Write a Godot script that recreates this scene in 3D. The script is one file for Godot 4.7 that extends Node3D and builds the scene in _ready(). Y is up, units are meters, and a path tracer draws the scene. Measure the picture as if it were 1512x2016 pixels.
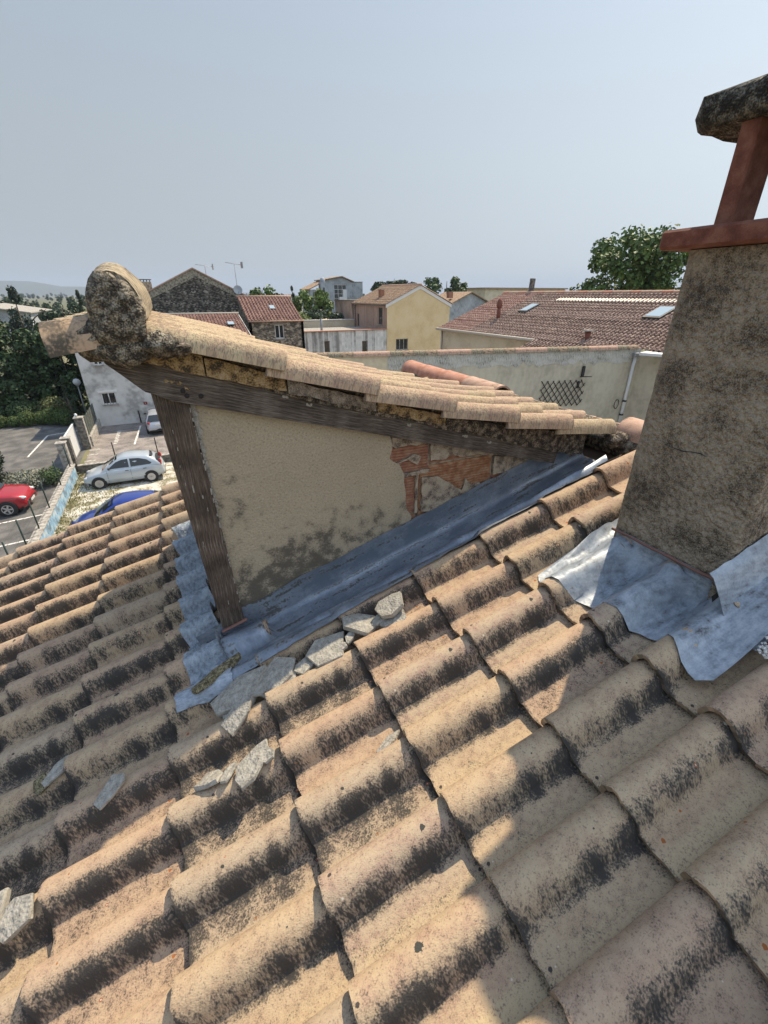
extends Node3D
# A tiled roof with a reverse-pitch dormer and a chimney, seen from the roof itself; a Provencal town behind.
# x runs up the slope of the roof, y is up, -z runs along the ridge away from the viewer; the ground is y = 0.

const EYE := Vector3(0, 9.15, 0)
const PITCH := 0.28798            # slope of the roof, 16.5 degrees
const ROOF_Y := 7.69              # the roof plane at x = 0
const PW := 0.2128                # width of one tile column
const PL := 0.368                 # exposed length of one tile
const U0 := 0.495                 # lower edge of course 0 along the slope
const C0 := 0.612                 # far edge of column 0

var M := {}
var used := {}
var rng := RandomNumberGenerator.new()

func _ready():
	rng.seed = 7
	set_view()
	make_materials()
	more_materials()
	build_ground()
	build_roof()
	build_dormer()
	build_chimney()
	build_rubble()
	build_yard()
	build_town()
	build_plants()
	build_far()

# ------------------------------------------------------------------ view and light
func set_view():
	var cam := Camera3D.new()
	cam.name = "camera"
	add_child(cam)
	cam.position = EYE
	cam.rotation_degrees = Vector3(-26.46, -25.0, 0)
	cam.fov = 99.06
	cam.near = 0.05
	cam.far = 9000.0
	cam.current = true
	var sun := DirectionalLight3D.new()
	sun.name = "sun"
	add_child(sun)
	var towards := Vector3(0.508, 0.8007, -0.3174).normalized()
	sun.look_at_from_position(towards * 50.0, Vector3.ZERO, Vector3.UP)
	sun.light_energy = 1.6
	sun.light_angular_distance = 0.6
	sun.light_color = Color(1.0, 0.925, 0.8)
	sun.shadow_enabled = true
	var env := Environment.new()
	env.background_mode = Environment.BG_SKY
	var sky := Sky.new()
	var pm := PanoramaSkyMaterial.new()
	pm.panorama = sky_image(towards)
	sky.sky_material = pm
	env.sky = sky
	env.tonemap_mode = Environment.TONE_MAPPER_LINEAR
	env.tonemap_exposure = 1.26
	env.sdfgi_enabled = true
	env.ssao_enabled = true
	env.ssil_enabled = true
	env.fog_enabled = true
	env.fog_density = 0.00022
	env.fog_light_color = Color(0.77, 0.83, 0.92)
	var we := WorldEnvironment.new()
	we.name = "environment"
	we.environment = env
	add_child(we)

func sky_image(sun: Vector3) -> ImageTexture:
	# hazy summer air: pale towards the horizon and round the sun, bluer away from it
	var w := 512
	var h := 256
	var im := Image.create(w, h, false, Image.FORMAT_RGBF)
	var hor := Vector3(0.815, 0.91, 0.965)
	var high := Vector3(0.22, 0.37, 0.68)
	for y in h:
		var el := PI * (0.5 - (y + 0.5) / h)
		for x in w:
			var az := TAU * ((x + 0.5) / w)
			var d := Vector3(-sin(az) * cos(el), sin(el), -cos(az) * cos(el)) * Vector3(-1, 1, -1)
			var up := clampf(sin(maxf(el, 0.0)), 0.0, 1.0)
			var c := hor.lerp(high, 1.0 - exp(-up * up * 2.1 - up * 0.25))
			var g := clampf(d.dot(sun), -1.0, 1.0)
			var k := 0.5 + 0.5 * g
			c *= 0.37 + 0.71 * k * k
			c += Vector3(0.66, 0.66, 0.62) * (pow(k, 6.0) * 0.64 + pow(k, 60.0) * 0.5)
			im.set_pixel(x, y, Color(c.x, c.y, c.z))
	return ImageTexture.create_from_image(im)

# ------------------------------------------------------------------ naming
func numbered(called: String) -> String:
	var n: int = used.get(called, 0)
	used[called] = n + 1
	return called if n == 0 else "%s_%03d" % [called, n]

func tag(o: Node, label: String, category: String, group := ""):
	o.set_meta("label", label)
	o.set_meta("category", category)
	if group != "":
		o.set_meta("group", group)

func thing(called: String, label: String, category: String, at := Vector3.ZERO, turn := 0.0, group := "") -> Node3D:
	var o := Node3D.new()
	o.name = numbered(called)
	add_child(o)
	o.position = at
	o.rotation.y = turn
	tag(o, label, category, group)
	return o

func put(called: String, mesh: Mesh, m: Material, parent: Node = null) -> MeshInstance3D:
	var o := MeshInstance3D.new()
	o.mesh = mesh
	if m:
		o.material_override = m
	if parent == null or parent == self:
		o.name = numbered(called)
		add_child(o)
	else:
		o.name = called
		parent.add_child(o, true)
	return o

func setting(called: String, mesh: Mesh, m: Material) -> MeshInstance3D:
	var o := put(called, mesh, m)
	o.set_meta("kind", "structure")
	return o

# ------------------------------------------------------------------ mesh helpers
func beg(smooth := false) -> SurfaceTool:
	var st := SurfaceTool.new()
	st.begin(Mesh.PRIMITIVE_TRIANGLES)
	st.set_smooth_group(0 if smooth else -1)
	return st

func fin(st: SurfaceTool) -> ArrayMesh:
	st.generate_normals()
	st.index()
	return st.commit()

func tri(st: SurfaceTool, a: Vector3, b: Vector3, c: Vector3, out: Vector3):
	if (a - c).cross(a - b).dot(out) < 0.0:
		var t := b
		b = c
		c = t
	st.add_vertex(a)
	st.add_vertex(b)
	st.add_vertex(c)

func quad(st: SurfaceTool, a: Vector3, b: Vector3, c: Vector3, d: Vector3, out: Vector3):
	tri(st, a, b, c, out)
	tri(st, a, c, d, out)

func grid(st: SurfaceTool, rows: Array, flip := false, uv := []):
	# rows of points; faces turned by the first-axis/second-axis order
	for i in rows.size() - 1:
		var p: PackedVector3Array = rows[i]
		var q: PackedVector3Array = rows[i + 1]
		for j in p.size() - 1:
			var ids := [[i, j], [i + 1, j], [i + 1, j + 1], [i, j], [i + 1, j + 1], [i, j + 1]]
			if flip:
				ids = [[i, j], [i + 1, j + 1], [i + 1, j], [i, j], [i, j + 1], [i + 1, j + 1]]
			for id in ids:
				if uv.size() > 0:
					st.set_uv(uv[id[0]][id[1]])
				st.add_vertex(p[id[1]] if id[0] == i else q[id[1]])

func box(st: SurfaceTool, c: Vector3, s: Vector3, b := Basis()):
	var h := s * 0.5
	for ax in 3:
		for sg in [-1.0, 1.0]:
			var n := Vector3.ZERO
			n[ax] = sg
			var u := Vector3.ZERO
			u[(ax + 1) % 3] = h[(ax + 1) % 3]
			var v := Vector3.ZERO
			v[(ax + 2) % 3] = h[(ax + 2) % 3]
			var o := n * h[ax]
			quad(st, c + b * (o - u - v), c + b * (o + u - v), c + b * (o + u + v), c + b * (o - u + v), b * n)

func cbox(st: SurfaceTool, c: Vector3, s: Vector3, bev: float, b := Basis()):
	# a box with chamfered edges
	var h := s * 0.5
	bev = minf(bev, minf(h.x, minf(h.y, h.z)) * 0.9)
	for ax in 3:
		var a1 := (ax + 1) % 3
		var a2 := (ax + 2) % 3
		for sg in [-1.0, 1.0]:
			var n := Vector3.ZERO
			n[ax] = sg
			var o := n * h[ax]
			var u := Vector3.ZERO
			u[a1] = h[a1] - bev
			var v := Vector3.ZERO
			v[a2] = h[a2] - bev
			quad(st, c + b * (o - u - v), c + b * (o + u - v), c + b * (o + u + v), c + b * (o - u + v), b * n)
			for s2 in [-1.0, 1.0]:
				var m := Vector3.ZERO
				m[a1] = s2
				var w := Vector3.ZERO
				w[a2] = h[a2] - bev
				var p := n * h[ax] + m * (h[a1] - bev)
				var q := n * (h[ax] - bev) + m * h[a1]
				quad(st, c + b * (p - w), c + b * (p + w), c + b * (q + w), c + b * (q - w), b * (n + m))
	for sx in [-1.0, 1.0]:
		for sy in [-1.0, 1.0]:
			for sz in [-1.0, 1.0]:
				var g := Vector3(sx, sy, sz)
				tri(st, c + b * (g * (h - Vector3(0, bev, bev))), c + b * (g * (h - Vector3(bev, 0, bev))), c + b * (g * (h - Vector3(bev, bev, 0))), b * g)

func box_mesh(c: Vector3, s: Vector3, b := Basis(), bev := 0.0) -> ArrayMesh:
	var st := beg()
	if bev > 0.0:
		cbox(st, c, s, bev, b)
	else:
		box(st, c, s, b)
	return fin(st)

func tube(st: SurfaceTool, pts: Array, radii: Array, sides := 8, caps := true):
	var rows := []
	for i in pts.size():
		var p: Vector3 = pts[i]
		var d: Vector3 = (pts[mini(i + 1, pts.size() - 1)] - pts[maxi(i - 1, 0)]).normalized()
		var a := d.cross(Vector3.UP if absf(d.y) < 0.9 else Vector3.RIGHT).normalized()
		var b := d.cross(a)
		var row := PackedVector3Array()
		for k in sides + 1:
			var t := TAU * k / sides
			row.append(p + (a * cos(t) + b * sin(t)) * float(radii[i]))
		rows.append(row)
	for i in rows.size() - 1:
		for k in sides:
			var mid: Vector3 = (pts[i] + pts[i + 1]) * 0.5
			quad(st, rows[i][k], rows[i][k + 1], rows[i + 1][k + 1], rows[i + 1][k], (rows[i][k] + rows[i + 1][k + 1]) * 0.5 - mid)
	if caps:
		for e in [0, pts.size() - 1]:
			var out: Vector3 = pts[e] - pts[1 if e == 0 else e - 1]
			for k in sides:
				tri(st, pts[e], rows[e][k], rows[e][k + 1], out)

func tube_mesh(pts: Array, radii: Array, sides := 8, smooth := true) -> ArrayMesh:
	var st := beg(smooth)
	tube(st, pts, radii, sides)
	return fin(st)

func prism(st: SurfaceTool, poly: PackedVector2Array, z0: float, z1: float, f: Transform3D = Transform3D()):
	# a polygon in the xy plane given depth along z
	var ids := Geometry2D.triangulate_polygon(poly)
	for z in [z0, z1]:
		var out := f.basis * Vector3(0, 0, signf(z - (z0 + z1) * 0.5))
		for i in range(0, ids.size(), 3):
			tri(st, f * Vector3(poly[ids[i]].x, poly[ids[i]].y, z), f * Vector3(poly[ids[i + 1]].x, poly[ids[i + 1]].y, z), f * Vector3(poly[ids[i + 2]].x, poly[ids[i + 2]].y, z), out)
	var area := 0.0
	for i in poly.size():
		area += poly[i].cross(poly[(i + 1) % poly.size()])
	for i in poly.size():
		var a := poly[i]
		var b := poly[(i + 1) % poly.size()]
		var e := (b - a) * signf(area)
		quad(st, f * Vector3(a.x, a.y, z0), f * Vector3(b.x, b.y, z0), f * Vector3(b.x, b.y, z1), f * Vector3(a.x, a.y, z1), f.basis * Vector3(e.y, -e.x, 0))

func lathe(st: SurfaceTool, prof: Array, sides: int, f: Transform3D = Transform3D()):
	# profile of (radius, height) turned about y
	for i in prof.size() - 1:
		for k in sides:
			var t0 := TAU * k / sides
			var t1 := TAU * (k + 1) / sides
			var p: Vector2 = prof[i]
			var q: Vector2 = prof[i + 1]
			var a := Vector3(cos(t0) * p.x, p.y, sin(t0) * p.x)
			var b := Vector3(cos(t1) * p.x, p.y, sin(t1) * p.x)
			var c := Vector3(cos(t1) * q.x, q.y, sin(t1) * q.x)
			var d := Vector3(cos(t0) * q.x, q.y, sin(t0) * q.x)
			var e := q - p
			var tm := (t0 + t1) * 0.5
			var out := f.basis * Vector3(cos(tm) * e.y, -e.x, sin(tm) * e.y)
			if p.x > 0.0001:
				tri(st, f * a, f * b, f * c, out)
			if q.x > 0.0001:
				tri(st, f * a, f * c, f * d, out)

func rnd(a: float, b: float) -> float:
	return rng.randf_range(a, b)

# ------------------------------------------------------------------ materials
func lin(r: float, g: float, b: float) -> Color:
	return Color(r, g, b).linear_to_srgb()

func combo(size: int, layers: Array, stops: Array, grain := 0.0) -> ImageTexture:
	# several seamless noises added up and read through a colour ramp; a layer is [seed, frequency, octaves, weight, stretch x, stretch y, kind]
	var acc := PackedFloat32Array()
	acc.resize(size * size)
	for l in layers:
		var n := FastNoiseLite.new()
		n.seed = l[0]
		n.frequency = l[1]
		n.fractal_octaves = l[2]
		n.noise_type = FastNoiseLite.TYPE_SIMPLEX_SMOOTH
		if l.size() > 6 and l[6] == "cell":
			n.noise_type = FastNoiseLite.TYPE_CELLULAR
			n.fractal_type = FastNoiseLite.FRACTAL_NONE
			n.cellular_return_type = FastNoiseLite.RETURN_CELL_VALUE
		if l.size() > 6 and l[6] == "edge":
			n.noise_type = FastNoiseLite.TYPE_CELLULAR
			n.fractal_type = FastNoiseLite.FRACTAL_NONE
			n.cellular_return_type = FastNoiseLite.RETURN_DISTANCE2_SUB
		var by := n.get_seamless_image(size, size).get_data()
		var w: float = l[3] / 255.0
		var sx: int = l[4] if l.size() > 4 else 1
		var sy: int = l[5] if l.size() > 5 else 1
		var off: float = l[3] * 0.5
		if sx == 1 and sy == 1:
			for i in size * size:
				acc[i] += by[i] * w - off
		else:
			for y in size:
				var r := ((y * sy) % size) * size
				for x in size:
					acc[y * size + x] += by[r + (x * sx) % size] * w - off
	var g := Gradient.new()
	g.offsets = PackedFloat32Array()
	var offs := PackedFloat32Array()
	var cols := PackedColorArray()
	for s in stops:
		offs.append(s[0])
		cols.append(lin(s[1], s[2], s[3]))
	g.offsets = offs
	g.colors = cols
	var lut := PackedInt32Array()
	for i in 256:
		var c := g.sample(i / 255.0)
		lut.append(c.to_abgr32())
	var out := PackedInt32Array()
	out.resize(size * size)
	var s := 12345
	for i in size * size:
		var v := acc[i] + 0.5
		if grain > 0.0:
			s = (s * 1103515245 + 12345) & 0x7fffffff
			v += ((s >> 8) & 255) * grain / 255.0 - grain * 0.5
		out[i] = lut[clampi(int(v * 255.0), 0, 255)]
	return ImageTexture.create_from_image(Image.create_from_data(size, size, false, Image.FORMAT_RGBA8, out.to_byte_array()))

func grey_noise(size: int, layers: Array, grain := 0.0) -> ImageTexture:
	return combo(size, layers, [[0.0, 0, 0, 0], [1.0, 1, 1, 1]], grain)

func mat(c: Color, rough := 0.9, metal := 0.0) -> StandardMaterial3D:
	var m := StandardMaterial3D.new()
	m.albedo_color = c
	m.roughness = rough
	m.metallic = metal
	return m

func tmat(t: Texture2D, scale := 1.0, rough := 0.9, relief: Texture2D = null, depth := 0.3, metal := 0.0) -> StandardMaterial3D:
	# triplanar, in the thing's own axes; scale is repeats per metre
	var m := StandardMaterial3D.new()
	m.albedo_texture = t
	m.uv1_triplanar = true
	m.uv1_triplanar_sharpness = 4.0
	m.uv1_scale = Vector3(scale, scale, scale)
	m.roughness = rough
	m.metallic = metal
	if relief:
		m.heightmap_enabled = true
		m.heightmap_texture = relief
		m.heightmap_scale = depth
	return m

func uvmat(t: Texture2D, rough := 0.9, relief: Texture2D = null, depth := 0.3) -> StandardMaterial3D:
	var m := StandardMaterial3D.new()
	m.albedo_texture = t
	m.roughness = rough
	if relief:
		m.heightmap_enabled = true
		m.heightmap_texture = relief
		m.heightmap_scale = depth
	return m

func glass(c: Color) -> StandardMaterial3D:
	var m := mat(c, 0.06)
	m.metallic_specular = 0.6
	return m

func to8(r: float, g: float, b: float) -> Vector3:
	var c := lin(r, g, b)
	return Vector3(c.r, c.g, c.b) * 255.0

func noise_bytes(w: int, h: int, sd: int, freq: float, oct := 3) -> PackedByteArray:
	var n := FastNoiseLite.new()
	n.seed = sd
	n.frequency = freq
	n.fractal_octaves = oct
	n.noise_type = FastNoiseLite.TYPE_SIMPLEX_SMOOTH
	return n.get_image(w, h).get_data()

func tile_texture(sd: int, tone: Vector3, lichen: float, yellow: float, spots: int, pan_dirt := 0.0, specks := 0.0, shift := 0.0) -> ImageTexture:
	# one clay roof tile: x across the profile from its far edge, y along it from its lower end
	var w := 224
	var h := 400
	var r := RandomNumberGenerator.new()
	r.seed = sd
	var n1 := noise_bytes(w, h, sd, 0.012)
	var n2 := noise_bytes(w, h, sd + 1, 0.05)
	var n3 := noise_bytes(w, h, sd + 2, 0.16, 2)
	var n4 := noise_bytes(w, h, sd + 3, 0.075, 3)
	var base := to8(tone.x, tone.y, tone.z)
	var alt := to8(tone.x * 0.9, tone.y * 0.8, tone.z * 0.86) if sd % 20 == 1 else to8(tone.x * 0.9, tone.y * 0.84, tone.z * 0.84)
	var pale := to8(tone.x * 1.12, tone.y * 1.16, tone.z * 1.16)
	var ylw := to8(0.51, 0.41, 0.25)
	var black := to8(0.04, 0.037, 0.033)
	var brown := to8(0.16, 0.125, 0.09)
	var along := FastNoiseLite.new()
	along.seed = sd + 5
	along.frequency = 0.011
	var px := PackedByteArray()
	px.resize(w * h * 3)
	# how much black lichen grows across the profile: most on the sheltered flank of the barrel
	var band := PackedFloat32Array()
	var yb := PackedFloat32Array()
	for x in w:
		var m := 0.235 * x / w
		var mm := m + shift
		var b := 0.9 * smoothstep(0.062, 0.105, mm) * (1.0 - smoothstep(0.112, 0.142, mm))
		b += pan_dirt * smoothstep(0.115, 0.14, m) * (1.0 - smoothstep(0.185, 0.205, m))
		band.append(b)
		b += 0.3 * (1.0 - smoothstep(0.0, 0.006, m)) + 0.3 * smoothstep(0.2, 0.212, m)
		yb.append(smoothstep(0.14, 0.19, m))
	var i := 0
	var p := 0
	for y in h:
		var vv := float(y) / h
		var thick := 0.78 + 0.75 * along.get_noise_1d(y * 1.0)
		var ends := 0.34 * (1.0 - smoothstep(0.0, 0.03, vv)) + 0.36 * smoothstep(0.77, 0.82, vv)
		for x in w:
			var a := n1[i] / 255.0 - 0.5
			var b := n2[i] / 255.0 - 0.5
			var f := n3[i] / 255.0 - 0.5
			var g := n4[i] / 255.0 - 0.5
			sd = (sd * 1103515245 + 12345) & 0x7fffffff
			var w0 := ((sd >> 9) & 255) / 255.0 - 0.5
			f = f * 0.75 + w0 * 0.3
			var k := clampf(0.5 + a * 1.5 + b * 1.0 + f * 1.3, 0.0, 1.0)
			var c := base.lerp(alt, k)
			if f > 0.12 + a * 0.5:
				c = c.lerp(pale, clampf((f - 0.08) * 4.0, 0.0, 0.85))
			if g * 0.6 + f < -0.27 + specks + b * 0.2:
				c = c.lerp(brown, 0.6)
			var yl := yb[x] * yellow + a * 0.5 + g * 0.6 + f * 0.9
			if yl > 0.45:
				c = c.lerp(ylw, clampf((yl - 0.45) * 3.0, 0.0, 0.75))
			var l := (band[x] * thick + ends) * lichen + a * 0.45 + b * 0.35 + g * 0.4 + f * 1.0
			if l > 0.24:
				c = c.lerp(black, clampf((l - 0.24) * 1.9, 0.0, 0.94))
			px[p] = clampi(int(c.x), 0, 255)
			px[p + 1] = clampi(int(c.y), 0, 255)
			px[p + 2] = clampi(int(c.z), 0, 255)
			i += 1
			p += 3
	# round lichens: rust coloured, black, white
	for s in int(spots * 0.6):
		var kind := r.randi() % 6
		var rad := 1.2 + 4.0 * pow(r.randf(), 2.2)
		var col := [to8(0.33, 0.11, 0.03), to8(0.33, 0.11, 0.03), to8(0.05, 0.05, 0.045), to8(0.62, 0.56, 0.45), to8(0.3, 0.1, 0.05), to8(0.06, 0.05, 0.045)][kind] as Vector3
		if kind == 2 and r.randf() < 0.4:
			rad = r.randf_range(6.0, 11.0)
		var cx := r.randf_range(8.0, w - 8.0)
		var cy := r.randf_range(8.0, h - 8.0)
		for y in range(maxi(0, int(cy - rad * 1.4)), mini(h, int(cy + rad * 1.4) + 1)):
			for x in range(maxi(0, int(cx - rad * 1.4)), mini(w, int(cx + rad * 1.4) + 1)):
				var q := (y * w + x)
				var dd := Vector2(x - cx, y - cy).length() / rad + (n4[q] / 255.0 - 0.5) * 0.9
				if dd < 1.0:
					var cc := col
					if (kind == 4) and dd < 0.5:
						cc = to8(0.6, 0.52, 0.42)
					px[q * 3] = int(cc.x)
					px[q * 3 + 1] = int(cc.y)
					px[q * 3 + 2] = int(cc.z)
	return ImageTexture.create_from_image(Image.create_from_data(w, h, false, Image.FORMAT_RGB8, px))

func cheek_texture() -> ImageTexture:
	# the render of the dormer's side wall: fine sandy grain, mould along its foot and beside the post
	var w := 760
	var h := 460
	var n1 := noise_bytes(w, h, 51, 0.008, 4)
	var n2 := noise_bytes(w, h, 52, 0.03, 4)
	var n3 := noise_bytes(w, h, 53, 0.22, 2)
	var n4 := noise_bytes(w, h, 54, 0.45, 1)
	var sand := to8(0.39, 0.332, 0.24)
	var grey := to8(0.36, 0.31, 0.225)
	var dark := to8(0.085, 0.073, 0.058)
	var fleck := to8(0.23, 0.19, 0.13)
	# x, y, radius, strength of the patches of mould, in metres
	var blots := [[0.33, 8.02, 0.13, 0.85], [0.47, 8.06, 0.12, 0.8], [0.6, 8.1, 0.11, 0.62], [0.2, 7.9, 0.12, 0.95], [0.36, 7.95, 0.13, 0.9], [0.52, 7.99, 0.11, 0.8], [0.12, 8.35, 0.06, 0.4], [0.11, 8.5, 0.05, 0.34], [0.14, 8.2, 0.06, 0.4], [0.75, 8.09, 0.1, 0.55], [0.9, 8.12, 0.08, 0.45], [0.15, 8.03, 0.1, 0.5], [0.66, 8.02, 0.1, 0.6], [1.2, 8.2, 0.1, 0.4], [1.5, 8.3, 0.12, 0.5]]
	var px := PackedByteArray()
	px.resize(w * h * 3)
	var i := 0
	for y in h:
		var Y := 8.9 - 1.15 * y / h
		for x in w:
			var X := -0.05 + 1.9 * x / w
			var a := n1[i] / 255.0 - 0.5
			var b := n2[i] / 255.0 - 0.5
			var f := n3[i] / 255.0 - 0.5
			var g := n4[i] / 255.0 - 0.5
			var c := sand.lerp(grey, clampf(0.4 + a * 1.8 + b * 0.8, 0.0, 1.0)) * (1.0 + f * 0.16 + g * 0.12)
			if f + g * 0.7 < -0.42:
				c = fleck
			var s := 0.0
			for q in blots:
				var dx: float = X - q[0]
				var dy: float = Y - q[1]
				var d2: float = (dx * dx + dy * dy) / (q[2] * q[2])
				if d2 < 4.0:
					s = maxf(s, q[3] * (1.0 - d2 * 0.25))
			var m := s + b * 1.1 + f * 0.7 + a * 0.4 + g * 0.25
			if s > 0.0 and m > 0.42:
				c = c.lerp(dark, clampf((m - 0.42) * 1.7, 0.0, 0.82))
			px[i * 3] = clampi(int(c.x), 0, 255)
			px[i * 3 + 1] = clampi(int(c.y), 0, 255)
			px[i * 3 + 2] = clampi(int(c.z), 0, 255)
			i += 1
	return ImageTexture.create_from_image(Image.create_from_data(w, h, false, Image.FORMAT_RGB8, px))

func valley_texture() -> ImageTexture:
	# old zinc: x along the valley, y across it from the upstand; streaks of silt lie along it
	var w := 1024
	var h := 224
	var n1 := noise_bytes(w, h, 181, 0.01, 4)
	var n3 := noise_bytes(w, h, 183, 0.14, 2)
	var n4 := noise_bytes(w, h, 184, 0.04, 3)
	var n := FastNoiseLite.new()
	n.seed = 185
	n.frequency = 0.02
	n.fractal_octaves = 3
	var zinc := to8(0.165, 0.195, 0.24)
	var pale := to8(0.31, 0.35, 0.4)
	var silt := to8(0.085, 0.08, 0.07)
	var px := PackedByteArray()
	px.resize(w * h * 3)
	var i := 0
	for y in h:
		for x in w:
			var a := n1[i] / 255.0 - 0.5
			var f := n3[i] / 255.0 - 0.5
			var g := n4[i] / 255.0 - 0.5
			var s := n.get_noise_2d(x * 0.22, y * 2.2)
			var c := zinc.lerp(pale, clampf(0.4 + a * 1.6 + f * 0.6 + g * 0.5 + s * 0.5, 0.0, 1.0))
			var m := s * 0.9 + a * 0.5 + f * 0.7 + g * 0.5 - 0.24
			if m > 0.0:
				c = c.lerp(silt, clampf(m * 2.4, 0.0, 0.8))
			px[i * 3] = clampi(int(c.x), 0, 255)
			px[i * 3 + 1] = clampi(int(c.y), 0, 255)
			px[i * 3 + 2] = clampi(int(c.z), 0, 255)
			i += 1
	return ImageTexture.create_from_image(Image.create_from_data(w, h, false, Image.FORMAT_RGB8, px))

func streak_texture(sd: int, base: Vector3, stain: Vector3, amount: float, reach: float) -> ImageTexture:
	# a rendered wall with drip marks of soot running down from its top edge; x along the wall, y down
	var w := 512
	var h := 256
	var n1 := noise_bytes(w, h, sd, 0.02, 3)
	var n3 := noise_bytes(w, h, sd + 2, 0.2, 2)
	var n := FastNoiseLite.new()
	n.seed = sd + 9
	n.frequency = 0.016
	var b0 := to8(base.x, base.y, base.z)
	var s0 := to8(stain.x, stain.y, stain.z)
	var px := PackedByteArray()
	px.resize(w * h * 3)
	var col := PackedFloat32Array()
	var fine := PackedFloat32Array()
	for x in w:
		col.append(n.get_noise_2d(x, 0.0))
		fine.append(n.get_noise_2d(x * 3.0, 90.0))
	var i := 0
	for y in h:
		var v := float(y) / h
		for x in w:
			var a := n1[i] / 255.0 - 0.5
			var f := n3[i] / 255.0 - 0.5
			var c := b0 * (1.0 + a * 0.22 + f * 0.1)
			var run := reach * (0.5 + col[x] * 1.3 + fine[x] * 0.5)
			var m := (col[x] + fine[x] * 0.5) * amount + a * 0.7 + f * 0.3 + (0.12 if v < 0.3 else 0.0) - 0.05
			if v < run and m > 0.05:
				c = c.lerp(s0, clampf(m * 1.4, 0.0, 0.8))
			px[i * 3] = clampi(int(c.x), 0, 255)
			px[i * 3 + 1] = clampi(int(c.y), 0, 255)
			px[i * 3 + 2] = clampi(int(c.z), 0, 255)
			i += 1
	return ImageTexture.create_from_image(Image.create_from_data(w, h, false, Image.FORMAT_RGB8, px))

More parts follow.
